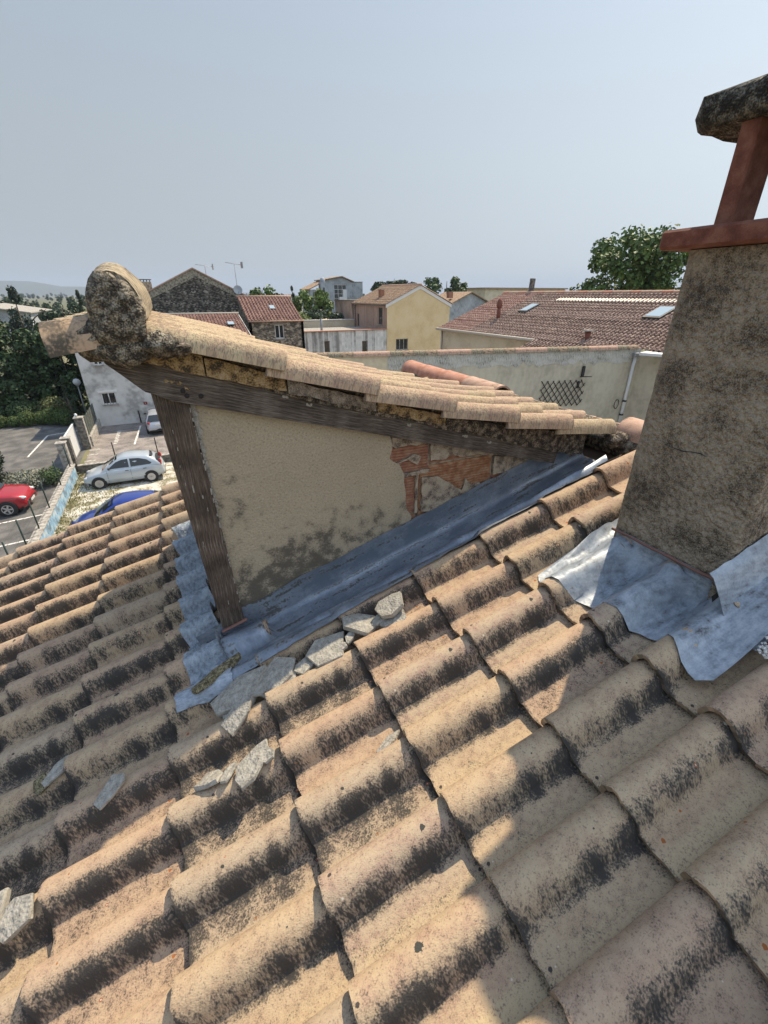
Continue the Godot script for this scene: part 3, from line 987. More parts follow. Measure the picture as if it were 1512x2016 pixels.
	# bedding under the verge tiles: mortar, blocks, mortar again
	for q in [[-0.11, 0.10, M.ochre_mortar, 0.012], [0.105, 0.375, M.ochre_mortar, 0.012], [0.38, 0.535, M.grey_block, 0.004], [0.54, 0.745, M.grey_block, 0.02], [0.75, 1.09, M.ochre_mortar, 0.014], [1.095, 1.43, M.dark_mortar, 0.01], [1.435, 2.02, M.dark_mortar, 0.016]]:
		var lo := []
		var hi := []
		var n := maxi(2, int((q[1] - q[0]) / 0.035))
		for i in n + 1:
			var x := lerpf(q[0], q[1], float(i) / n)
			lo.append(Vector2(x, board_top(x) - 0.004 + r.randf_range(-0.004, 0.006)))
			hi.push_front(Vector2(x, maxf(dormer_top(x) + 0.012, board_top(x) + 0.02) + r.randf_range(-0.004, 0.004)))
		st = beg()
		prism(st, PackedVector2Array(lo + hi), -1.80, -1.655 - float(q[3]))
		put("verge_bedding", fin(st), q[2], d)
	# mould-blackened lath between board and bedding
	st = beg()
	var lath := []
	for i in 20:
		var x := lerpf(0.3, 1.95, i / 19.0)
		lath.append(Vector2(x, board_top(x) - 0.012 - r.randf_range(0.0, 0.012)))
	for i in 20:
		var x := lerpf(1.95, 0.3, i / 19.0)
		lath.append(Vector2(x, board_top(x) + 0.016 + r.randf_range(0.0, 0.01)))
	prism(st, PackedVector2Array(lath), -1.75, -1.676)
	put("lath", fin(st), M.dark_mortar, d)
	# tiles, overlapping towards the ridge
	var meshes := [tile_mesh(401), tile_mesh(402), tile_mesh(403)]
	for j in 6:
		for k in 6:
			var x := 0.345 + 0.37 * j
			if j == 5:
				x = 2.16
			var o := put("roof_tile", meshes[r.randi() % 3], M.dormer_tiles[r.randi() % 3], d)
			var y1 := dormer_top(x)
			var y0 := dormer_top(x - 0.37)
			o.position = Vector3(x + r.randf_range(-0.006, 0.006), y1 - 0.011 + r.randf_range(-0.002, 0.003), -1.605 - PW * k + r.randf_range(-0.004, 0.004))
			o.rotation = Vector3(r.randf_range(-0.02, 0.02), PI + r.randf_range(-0.015, 0.015), 0)
			o.basis = Basis(Vector3(0, 0, 1), -atan2(y0 - y1, 0.37)) * o.basis
	# ridge of the dormer: half-round tiles, the open end stopped with mortar
	var hr := half_round(0.40, 0.074, 0.096, 0.014, PI * 1.1, 14)
	for k in 4:
		var o := put("ridge_tile", hr, M.lichen_tile, d)
		o.position = Vector3(-0.115, 9.10, -1.60 - 0.33 * k)
		o.scale = Vector3(1.0, 1.5, 1.0)
		o.rotation = Vector3(0.02, 0.03, 0)
	st = beg(true)
	var rows := []
	for i in 7:
		var t := i / 6.0
		var row := PackedVector3Array()
		for k in 23:
			var w := TAU * k / 22.0
			var rad := t * (1.0 + 0.05 * sin(w * 3.0 + 1.0) + 0.03 * sin(w * 7.0))
			var p := Vector2(cos(w) * 0.071, sin(w) * 0.108)
			if sin(w) < 0.0:
				p = Vector2(signf(cos(w)) * pow(absf(cos(w)), 0.45) * 0.074, -pow(absf(sin(w)), 0.6) * 0.095)
			row.append(Vector3(-0.117 + p.x * rad, 9.105 + p.y * rad, -1.575 - 0.022 * t * t * t * t + 0.008 * sin(p.x * rad * 90.0 + 2.0) * cos(p.y * rad * 70.0)))
		rows.append(row)
	var back := PackedVector3Array()
	for p in rows[6]:
		back.append(p + Vector3(0, 0, -0.1))
	rows.append(back)
	grid(st, rows, true)
	put("ridge_stopping", fin(st), M.old_mortar, d)
	# lumps of mortar where ridge, verge and front tile meet
	for q in [[-0.02, 9.01, -1.63, 0.06, 0.04], [-0.12, 8.995, -1.64, 0.085, 0.045], [0.03, 8.995, -1.64, 0.05, 0.025], [-0.19, 9.03, -1.665, 0.075, 0.06], [2.17, 8.42, -1.6, 0.07, 0.05], [2.25, 8.40, -1.56, 0.07, 0.06]]:
		put("mortar_lump", lump(Vector3(q[3], q[4], 0.06), int(q[0] * 100) + 500, 0.28), M.old_mortar if q[0] < 0.02 else M.dark_mortar, d).position = Vector3(q[0], q[1], q[2])
	# short tiles falling to the front
	var ft := half_round(0.27, 0.09, 0.08, 0.014, PI * 1.02, 14)
	for k in 5:
		var o := put("front_tile", ft, M.lichen_tile if k else M.front_tile, d)
		o.position = Vector3(-0.31, 8.99, -1.685 - PW * k)
		o.basis = Basis(Vector3(0, 0, 1), 0.16) * Basis(Vector3(0, 1, 0), -PI / 2)
	# the parts turned away: far cheek, front with its window
	st = beg()
	prism(st, PackedVector2Array([Vector2(0.0, 7.72), Vector2(-0.02, 8.86), Vector2(1.85, 8.34), Vector2(1.9, 8.22)]), -2.78, -2.72)
	put("far_cheek", fin(st), M.render_patch, d)
	put("front_wall", box_mesh(Vector3(0.02, 7.9, -2.25), Vector3(0.08, 0.3, 0.9)), M.render_patch, d)
	put("far_post", box_mesh(Vector3(0.0, 8.3, -2.74), Vector3(0.11, 1.1, 0.11)), M.wood_post, d)
	put("lintel", box_mesh(Vector3(-0.02, 8.86, -2.25), Vector3(0.1, 0.1, 1.0)), M.wood, d)
	var win := put("window", box_mesh(Vector3(0.03, 8.43, -2.25), Vector3(0.04, 0.78, 0.06)), M.wood, d)
	put("pane", box_mesh(Vector3(0.035, 8.43, -2.25), Vector3(0.012, 0.76, 0.9)), M.dark_glass, win)
	# zinc valley between cheek and tiles
	build_valley(d)
	build_front_apron(d)

func cheek_panel(st: SurfaceTool, poly: PackedVector2Array, z0: float, z1: float):
	# render with its own flat map: metres on the wall
	st.set_smooth_group(-1)
	var ids := Geometry2D.triangulate_polygon(poly)
	for i in range(0, ids.size(), 3):
		var v := []
		for q in 3:
			v.append(poly[ids[i + q]])
		var a := Vector3(v[0].x, v[0].y, z1)
		var b := Vector3(v[1].x, v[1].y, z1)
		var c := Vector3(v[2].x, v[2].y, z1)
		if (a - c).cross(a - b).z < 0.0:
			var t := b
			b = c
			c = t
		for p in [a, b, c]:
			st.set_uv(Vector2((p.x + 0.05) / 1.9, (8.9 - p.y) / 1.15))
			st.add_vertex(p)
	for i in poly.size():
		var a := poly[i]
		var b := poly[(i + 1) % poly.size()]
		st.set_uv(Vector2((a.x + 0.05) / 1.9, (8.9 - a.y) / 1.15))
		quad(st, Vector3(a.x, a.y, z0), Vector3(b.x, b.y, z0), Vector3(b.x, b.y, z1), Vector3(a.x, a.y, z1), Vector3(b.y - a.y, a.x - b.x, 0) * -1.0)

func ribbed_block(parent: Node, x0: float, x1: float, y0: float, y1: float, m: Material, r: RandomNumberGenerator):
	var st := beg()
	cbox(st, Vector3((x0 + x1) * 0.5, (y0 + y1) * 0.5, -1.745), Vector3(x1 - x0, y1 - y0, 0.018), 0.003)
	var y := y0 + 0.008
	while y < y1 - 0.006:
		box(st, Vector3((x0 + x1) * 0.5, y, -1.734), Vector3(x1 - x0 - 0.008, 0.007, 0.005))
		y += 0.0145
	put("clay_block", fin(st), m, parent)

func lump(s: Vector3, sd: int, rough := 0.25) -> ArrayMesh:
	var n := FastNoiseLite.new()
	n.seed = sd
	n.frequency = 1.7
	n.fractal_octaves = 3
	var rows := []
	for i in 9:
		var a := PI * i / 8.0
		var row := PackedVector3Array()
		for k in 13:
			var b := TAU * k / 12.0
			var p := Vector3(sin(a) * cos(b), cos(a), sin(a) * sin(b))
			p *= 1.0 + rough * 1.6 * n.get_noise_3d(p.x + 3.0, p.y, p.z)
			row.append(p * s)
		rows.append(row)
	var st := beg(true)
	grid(st, rows, true)
	return fin(st)

func build_valley(d: Node3D):
	var n := FastNoiseLite.new()
	n.seed = 5
	n.frequency = 2.2
	n.fractal_octaves = 3
	var rows := []
	var sec := [[0.0, 0.150], [0.003, 0.09], [0.008, 0.035], [0.025, 0.010], [0.06, 0.004], [0.10, 0.004], [0.14, 0.010], [0.17, 0.022], [0.195, 0.050], [0.22, 0.076], [0.245, 0.096], [0.27, 0.109], [0.295, 0.117], [0.318, 0.121], [0.336, 0.119], [0.350, 0.112]]
	var un := 64
	var uvs := []
	for i in un + 1:
		var t := float(i) / un
		var u := lerpf(-0.10, 2.16, t)
		var row := PackedVector3Array()
		var ur := []
		# each length laps over the one below it: the outer edge is stepped
		var lap := fposmod(u - 0.127, 0.368) / 0.368
		var shift := lerpf(0.0, 0.07, t) + 0.012 * lap
		for q in sec:
			var w: float = q[0]
			var c: float = 1.716 - w * (1.0 - shift / 0.35)
			var z := -c
			var h: float = q[1]
			var wr := n.get_noise_2d(u * 1.6, w * 9.0)
			if w > 0.02:
				h += 0.014 * wr + 0.008 * n.get_noise_2d(u * 5.0, w * 26.0) + 0.005 * (1.0 - lap) * smoothstep(0.17, 0.25, w)
				z += 0.004 * n.get_noise_2d(u * 3.0, 40.0 + w)
				h = maxf(lerpf(h, tile_h(u, z) + 0.012, smoothstep(0.2, 0.27, w)), tile_h(u, z) + 0.007)
			else:
				h += 0.012 * n.get_noise_2d(u * 2.0, 7.0)
			if u < 0.02 and w < 0.02:
				h = minf(h, 0.12)
			if w > 0.34:
				z += 0.006 * n.get_noise_2d(u * 6.0, 90.0)
			row.append(roof_point(u, h, z))
			ur.append(Vector2(t, (0.15 - minf(q[1], 0.15)) / 0.15 * 0.33 if w < 0.02 else 0.33 + 0.67 * w / 0.35))
		rows.append(row)
		uvs.append(ur)
	put("valley_flashing", sheet_mesh(rows, 0.003, Vector3(-0.28, 0.9, 0.3), uvs), M.valley, d)
	# the loose tongue at its lower end
	rows = []
	for i in 7:
		var u := lerpf(-0.20, 0.02, i / 6.0)
		var row := PackedVector3Array()
		for k in 9:
			var z := lerpf(-1.50, -1.36, k / 8.0) + 0.01 * n.get_noise_2d(u * 9.0, k)
			row.append(roof_point(u + 0.012 * n.get_noise_2d(k * 0.7, 3.0), tile_h(u, z) + 0.02, z))
		rows.append(row)
	put("valley_tongue", sheet_mesh(rows, 0.003, Vector3(-0.28, 0.9, 0.3)), M.zinc, d)

func build_front_apron(d: Node3D):
	var n := FastNoiseLite.new()
	n.seed = 15
	n.frequency = 3.5
	n.fractal_octaves = 3
	# one piece of lead dressed over each tile, lapping sideways
	var z := -1.50
	var k := 0
	while z > -2.95:
		var rows := []
		var wz := PW + 0.02
		for i in 12:
			var t := i / 11.0
			var row := PackedVector3Array()
			for q in 17:
				var zz := z - wz * (q / 16.0 - 0.05)
				var e := 0.018 * n.get_noise_2d(zz * 4.0, k * 7.0)
				var u := lerpf(-0.165 + e, 0.035, t)
				var h := tile_h(u, zz) * 0.9 + 0.022 + 0.012 * n.get_noise_2d(u * 8.0, zz * 6.0)
				if t > 0.78:
					h += (t - 0.78) / 0.22 * 0.05
					u = minf(u, 0.0)
				row.append(roof_point(u, h + 0.004 * (k % 2), zz))
			rows.append(row)
		put("lead_apron", sheet_mesh(rows, 0.004, Vector3(-0.28, 0.9, 0.0)), M.lead, d)
		z -= PW
		k += 1

# ------------------------------------------------------------------ the chimney
func build_chimney():
	var c := thing("chimney", "roughcast chimney stack with terracotta slab, brick piers and rough concrete cap", "chimney")
	var n := FastNoiseLite.new()
	n.seed = 21
	n.frequency = 6.0
	n.fractal_octaves = 3
	# stack, with slightly uneven faces and worn corners
	var ring := [Vector2(1.55, -0.63), Vector2(1.555, -0.622), Vector2(1.565, -0.618), Vector2(1.8, -0.62), Vector2(2.04, -0.618), Vector2(2.055, -0.63), Vector2(2.055, -0.84), Vector2(2.055, -1.04), Vector2(2.04, -1.052), Vector2(1.8, -1.05), Vector2(1.565, -1.052), Vector2(1.55, -1.04), Vector2(1.549, -0.94), Vector2(1.548, -0.84), Vector2(1.549, -0.73)]
	var rows := []
	for i in 26:
		var y := lerpf(8.05, 9.275, i / 25.0)
		var row := PackedVector3Array()
		for q in ring.size() + 1:
			var p: Vector2 = ring[q % ring.size()]
			var o := n.get_noise_3d(p.x * 3.0, y * 3.0, p.y * 3.0) * 0.004
			var ctr := Vector2(1.8, -0.835)
			var pp := p + (p - ctr).normalized() * o
			row.append(Vector3(pp.x, y, pp.y))
		rows.append(row)
	var st := beg(true)
	grid(st, rows, true)
	put("stack", fin(st), M.chimney, c)
	# terracotta slab in pieces
	for q in [[-1.12, -0.80], [-0.79, -0.56]]:
		put("slab_tile", box_mesh(Vector3(1.64, 9.305, (q[0] + q[1]) * 0.5), Vector3(0.28, 0.055, q[1] - q[0]), Basis(), 0.008), M.terracotta, c)
		put("slab_tile", box_mesh(Vector3(1.95, 9.305, (q[0] + q[1]) * 0.5), Vector3(0.3, 0.053, q[1] - q[0]), Basis(), 0.008), M.terracotta, c)
	put("slab_mortar", box_mesh(Vector3(1.8, 9.30, -0.795), Vector3(0.54, 0.05, 0.02)), M.old_mortar, c)
	# piers, bricks set on edge at the corners
	for q in [[1.60, -0.965, 0.05, 0.0], [1.60, -0.70, 0.05, 0.0], [1.99, -0.965, 0.05, 0.0], [1.99, -0.70, 0.05, 0.0]]:
		put("pier", box_mesh(Vector3(q[0], 9.452, q[1]), Vector3(0.11, 0.25, q[2]), Basis(Vector3(0, 1, 0), q[3]), 0.004), M.terracotta, c)
	# cap: a rough cast slab, thicker in the middle
	rows = []
	var cx := 1.79
	var cz := -0.82
	for i in 15:
		var row := PackedVector3Array()
		for k in 45:
			var w := TAU * k / 44.0
			# a squarish outline
			var s := 1.0 / maxf(absf(cos(w)), absf(sin(w)))
			s = lerpf(1.0, s, 0.93)
			var tt := [0.0, 0.35, 0.62, 0.82, 0.93, 0.99, 1.0, 0.985, 0.95, 0.88, 0.7, 0.5, 0.3, 0.1, 0.0][i] as float
			var yy := [0.108, 0.102, 0.094, 0.086, 0.078, 0.064, 0.034, 0.01, 0.0, -0.004, -0.004, -0.004, -0.004, -0.004, -0.004][i] as float
			var p := Vector3(cos(w) * s * 0.285 * tt, yy, sin(w) * s * 0.315 * tt)
			var o := n.get_noise_3d(p.x * 4.0, yy * 4.0, p.z * 4.0) * 0.014 + n.get_noise_3d(p.x * 14.0, yy * 14.0, p.z * 14.0) * 0.009
			if tt > 0.05:
				p += Vector3(cos(w), 0.8, sin(w)) * o
			row.append(Vector3(cx, 9.578, cz) + p)
		rows.append(row)
	st = beg(true)
	grid(st, rows, true)
	put("cap", fin(st), M.cap, c)
	# lead apron in front, dressed down over the tiles and torn along its edge
	var edge := [[-1.135, 1.50], [-1.12, 1.30], [-1.10, 1.24], [-1.03, 1.23], [-0.96, 1.245], [-0.90, 1.27], [-0.85, 1.285], [-0.78, 1.29], [-0.70, 1.295], [-0.64, 1.325], [-0.60, 1.33], [-0.55, 1.305], [-0.50, 1.275], [-0.455, 1.265], [-0.43, 1.31]]
	rows = []
	for i in 27:
		var z := lerpf(-1.135, -0.43, i / 26.0)
		var ue := 1.3
		for q in edge.size() - 1:
			if z >= edge[q][0] and z <= edge[q + 1][0]:
				ue = lerpf(edge[q][1], edge[q + 1][1], (z - edge[q][0]) / (edge[q + 1][0] - edge[q][0]))
		ue = ue / cos(PITCH) - 0.02 + 0.01 * n.get_noise_2d(z * 9.0, 1.0)
		var row := PackedVector3Array()
		var inside := z > -1.05 and z < -0.62
		var foot := 1.63 if inside else 1.78
		for k in 16:
			var t := k / 15.0
			var u := lerpf(ue, foot, minf(t / 0.8, 1.0))
			var h := lerpf(tile_h(u, z), soft_h(u, z, 0.04), smoothstep(0.0, 0.4, t)) + 0.007 + 0.012 * n.get_noise_2d(u * 1.6, z * 1.6) + 0.004 * n.get_noise_2d(u * 6.0, z * 6.0)
			if z > -0.6:
				h = maxf(h, 0.075 + 0.05 * smoothstep(1.4, 1.7, u))
			if inside and t > 0.6:
				h = maxf(h, lerpf(0.0, 0.075, smoothstep(0.6, 0.8, t)))
			var pt := roof_point(u, h, z)
			if inside and t > 0.8:
				pt = roof_point(foot, maxf(0.075, soft_h(foot, z, 0.045) * 0.0 + 0.075), z)
				pt.x = 1.542
				pt.y += (t - 0.8) / 0.2 * 0.06
			elif inside:
				pt.x = minf(pt.x, 1.542)
			row.append(pt)
		rows.append(row)
	put("apron_flashing", sheet_mesh(rows, 0.003, Vector3(-0.28, 0.9, 0.1)), M.lead_bright, c)
	# flashing along the side towards the viewer
	rows = []
	for i in 22:
		var u := lerpf(1.56, 2.3, i / 21.0)
		var row := PackedVector3Array()
		for k in 12:
			var t := k / 11.0
			var z := lerpf(-0.612, -0.43, t)
			var h := lerpf(0.23, 0.05, smoothstep(0.0, 0.6, t)) + 0.012 * n.get_noise_2d(u * 2.0, z * 3.0)
			h = maxf(h, soft_h(u, z, 0.04) * smoothstep(0.2, 0.6, t) + 0.024)
			if t > 0.8:
				h += 0.02 * n.get_noise_2d(u * 4.0, 5.0)
			row.append(roof_point(u - 0.03 * t * (1.0 - i / 21.0), h, z))
		rows.append(row)
	put("side_flashing", sheet_mesh(rows, 0.003, Vector3(-0.28, 0.9, 0.3)), M.lead_bright, c)
	# bead of sealant along the top edge of the apron and the dark joint at the corner
	var pts := []
	var rad := []
	for i in 13:
		var z := lerpf(-1.05, -0.62, i / 12.0)
		pts.append(Vector3(1.541, 8.278 + 0.006 * n.get_noise_1d(z * 9.0), z))
		rad.append(0.006 + 0.003 * n.get_noise_1d(z * 20.0))
	put("sealant", tube_mesh(pts, rad, 6), M.sealant, c)
	put("crack", tube_mesh([Vector3(1.5455, 8.670, -0.922), Vector3(1.5455, 8.667, -0.895), Vector3(1.5455, 8.666, -0.869), Vector3(1.5455, 8.671, -0.846), Vector3(1.5455, 8.675, -0.817), Vector3(1.5455, 8.670, -0.792)], [0.0004, 0.0016, 0.002, 0.0012, 0.0018, 0.0004], 5), M.soot, c)
	put("corner_joint", tube_mesh([roof_point(1.645, 0.17, -0.612), roof_point(1.63, 0.13, -0.608), roof_point(1.605, 0.1, -0.6), roof_point(1.585, 0.08, -0.585), roof_point(1.56, 0.086, -0.565)], [0.006, 0.012, 0.015, 0.013, 0.004], 7), M.soot, c)

# ------------------------------------------------------------------ fallen mortar
func chunk(s: Vector3, sd: int) -> ArrayMesh:
	# a flat angular piece of broken mortar
	var r := RandomNumberGenerator.new()
	r.seed = sd
	var n := r.randi_range(5, 7)
	var ring := PackedVector2Array()
	for i in n:
		var w := TAU * (i + r.randf_range(-0.3, 0.3)) / n
		ring.append(Vector2(cos(w) * s.x, sin(w) * s.z) * 0.5 * r.randf_range(0.8, 1.2))
	var st := beg()
	var mid := Vector3(r.randf_range(-0.1, 0.1) * s.x, s.y * 0.5, r.randf_range(-0.1, 0.1) * s.z)
	var rows := []
	for lv in [[0.5, 0.5], [0.97, 0.42], [1.0, 0.0], [0.95, -0.42]]:
		var row := PackedVector3Array()
		for i in n:
			row.append(Vector3(ring[i].x * lv[0], s.y * (lv[1] + r.randf_range(-0.16, 0.16)), ring[i].y * lv[0]))
		rows.append(row)
	for i in n:
		var k := (i + 1) % n
		tri(st, mid, rows[0][i], rows[0][k], Vector3.UP)
		for q in 3:
			quad(st, rows[q][i], rows[q][k], rows[q + 1][k], rows[q + 1][i], (rows[q][i] + rows[q + 1][k]) + Vector3(0, s.y if q == 0 else 0.0, 0))
		tri(st, Vector3(0, -s.y * 0.45, 0), rows[3][i], rows[3][k], Vector3.DOWN)
	return fin(st)

func build_rubble():
	# x, z on the roof, size, tilt, material, label
	var list := [
		[0.665, -1.285, 0.05, Vector3(0.11, 0.028, 0.075), 0.2, 0.1, "rubble", "pale mortar slab lying topmost on the pile beside the zinc valley"],
		[0.655, -1.255, 0.015, Vector3(0.14, 0.02, 0.08), 0.7, 0.0, "rubble", "broken pale mortar slab under the topmost one beside the zinc valley"],
		[0.535, -1.30, 0.02, Vector3(0.10, 0.025, 0.12), 1.2, -0.35, "rubble_grey", "upturned dark grey mortar slab leaning on the zinc valley edge"],
		[0.385, -1.265, 0.018, Vector3(0.15, 0.022, 0.11), 0.45, -0.15, "rubble_grey", "long grey mortar flake with a pale broken edge along the valley"],
		[0.275, -1.255, 0.016, Vector3(0.075, 0.02, 0.05), 0.9, -0.1, "rubble_grey", "small dark wedge of mortar between two larger flakes by the valley"],
		[0.165, -1.275, 0.022, Vector3(0.16, 0.022, 0.11), 0.35, 0.05, "rubble", "flat grey-beige mortar flake next to the cracked chunk"],
		[0.035, -1.285, 0.028, Vector3(0.18, 0.045, 0.13), 0.15, 0.0, "rubble", "thick cracked mortar chunk heaped at the foot of the valley"],
		[-0.035, -1.43, 0.02, Vector3(0.2, 0.03, 0.055), 0.62, 0.0, "rubble_moss", "long mossy mortar strip lying on the lower end of the zinc"],
		[0.01, -1.185, 0.012, Vector3(0.11, 0.02, 0.06), 0.5, 0.1, "rubble_grey", "small speckled flake below the cracked mortar chunk"],
		[-0.105, -1.02, 0.012, Vector3(0.07, 0.02, 0.075), 0.8, 0.0, "rubble", "square whitish mortar flake in the pan below the valley"],
		[-0.045, -1.0, 0.01, Vector3(0.06, 0.014, 0.03), 0.9, 0.0, "rubble", "narrow mortar sliver between the square flake and the speckled piece"],
		[0.03, -0.985, 0.012, Vector3(0.12, 0.018, 0.06), 0.65, 0.0, "rubble_grey", "speckled grey mortar piece lying in the same pan as the square flake"],
		[0.075, -0.985, 0.014, Vector3(0.045, 0.016, 0.045), 0.2, 0.0, "rubble", "small pale chip touching the speckled mortar piece"],
		[0.415, -0.825, 0.012, Vector3(0.085, 0.014, 0.035), 0.55, 0.0, "rubble", "single pointed pale flake alone in a sunny pan"],
		[-0.62, -1.40, 0.012, Vector3(0.09, 0.014, 0.04), 0.6, 0.0, "rubble_grey", "long grey flake lying in the shaded pan with a mossy crumb"],
		[-0.67, -1.385, 0.01, Vector3(0.06, 0.016, 0.04), 1.3, 0.0, "rubble_moss", "mossy brown crumb beside the long grey flake"],
		[-0.41, -1.185, 0.012, Vector3(0.1, 0.013, 0.045), 0.6, 0.0, "rubble_grey", "lone bluish grey mortar flake in the shaded pan"],
		[-0.725, -0.975, 0.02, Vector3(0.16, 0.03, 0.09), 0.75, 0.0, "rubble", "large chalky white mortar chunk lying low on the roof"],
		[-0.65, -0.965, 0.014, Vector3(0.075, 0.026, 0.07), 0.4, 0.0, "rubble", "blocky pale mortar lump against the large chalky chunk"],
		[-0.70, -1.005, 0.012, Vector3(0.04, 0.018, 0.04), 0.2, 0.0, "rubble_grey", "small grey crumb tucked behind the large chalky chunk"],
		[0.6, -1.275, 0.02, Vector3(0.05, 0.014, 0.035), 0.3, 0.1, "rubble", "small mortar crumb wedged under the two pale slabs by the valley"],
		[0.47, -1.27, 0.018, Vector3(0.045, 0.014, 0.03), 0.9, -0.1, "rubble", "small mortar crumb between the leaning slab and the long flake"],
		[0.33, -1.285, 0.02, Vector3(0.05, 0.014, 0.04), 0.2, 0.0, "rubble", "small mortar crumb behind the dark wedge on the valley edge"],
		[0.22, -1.245, 0.016, Vector3(0.04, 0.014, 0.03), 1.2, 0.1, "rubble", "small mortar crumb between the dark wedge and the flat flake"],
		[0.1, -1.25, 0.03, Vector3(0.055, 0.014, 0.04), 0.5, -0.1, "rubble", "small mortar crumb lying on top of the flat grey-beige flake"],
		[0.09, -1.33, 0.03, Vector3(0.05, 0.014, 0.035), 1.0, 0.1, "rubble", "small mortar crumb behind the thick cracked chunk, on the zinc"],
		[-0.02, -1.245, 0.016, Vector3(0.05, 0.014, 0.03), 0.1, 0.0, "rubble", "small mortar crumb below the thick cracked chunk"],
		[0.43, -1.25, 0.016, Vector3(0.035, 0.014, 0.03), 0.6, 0.0, "rubble", "small mortar crumb at the end of the long grey flake"]]
	var i := 0
	for q in list:
		var o := put("mortar_chunk", chunk(q[3] * Vector3(1.3, 1.0, 1.3), 700 + i), M[q[6]])
		var u: float = q[0] / cos(PITCH)
		var h := maxf(tile_h(u, q[1]), 0.5 * (tile_h(u - 0.03, q[1] - 0.02) + tile_h(u + 0.03, q[1] + 0.02)))
		var bridged: bool = q[1] > -1.34 and q[1] < -1.23
		if bridged:
			h = maxf(h, 0.082)                # these flakes lie across the gap between zinc and barrel
		o.position = roof_point(u, h + q[2], q[1])
		var slope := atan2(tile_h(u, q[1] + 0.03) - tile_h(u, q[1] - 0.03), 0.06)
		o.basis = Basis(Vector3(0, 0, 1), PITCH + float(q[5])) * Basis(Vector3(1, 0, 0), 0.06 if bridged else -slope * 0.6) * Basis(Vector3(0, 1, 0), float(q[4]))
		tag(o, q[7], "rubble", "broken mortar lying on the tiles")
		i += 1

# ------------------------------------------------------------------ ground
func sheet(x0: float, z0: float, x1: float, z1: float, y: float) -> ArrayMesh:
	var st := beg()
	quad(st, Vector3(x0, y, z0), Vector3(x1, y, z0), Vector3(x1, y, z1), Vector3(x0, y, z1), Vector3.UP)
	return fin(st)

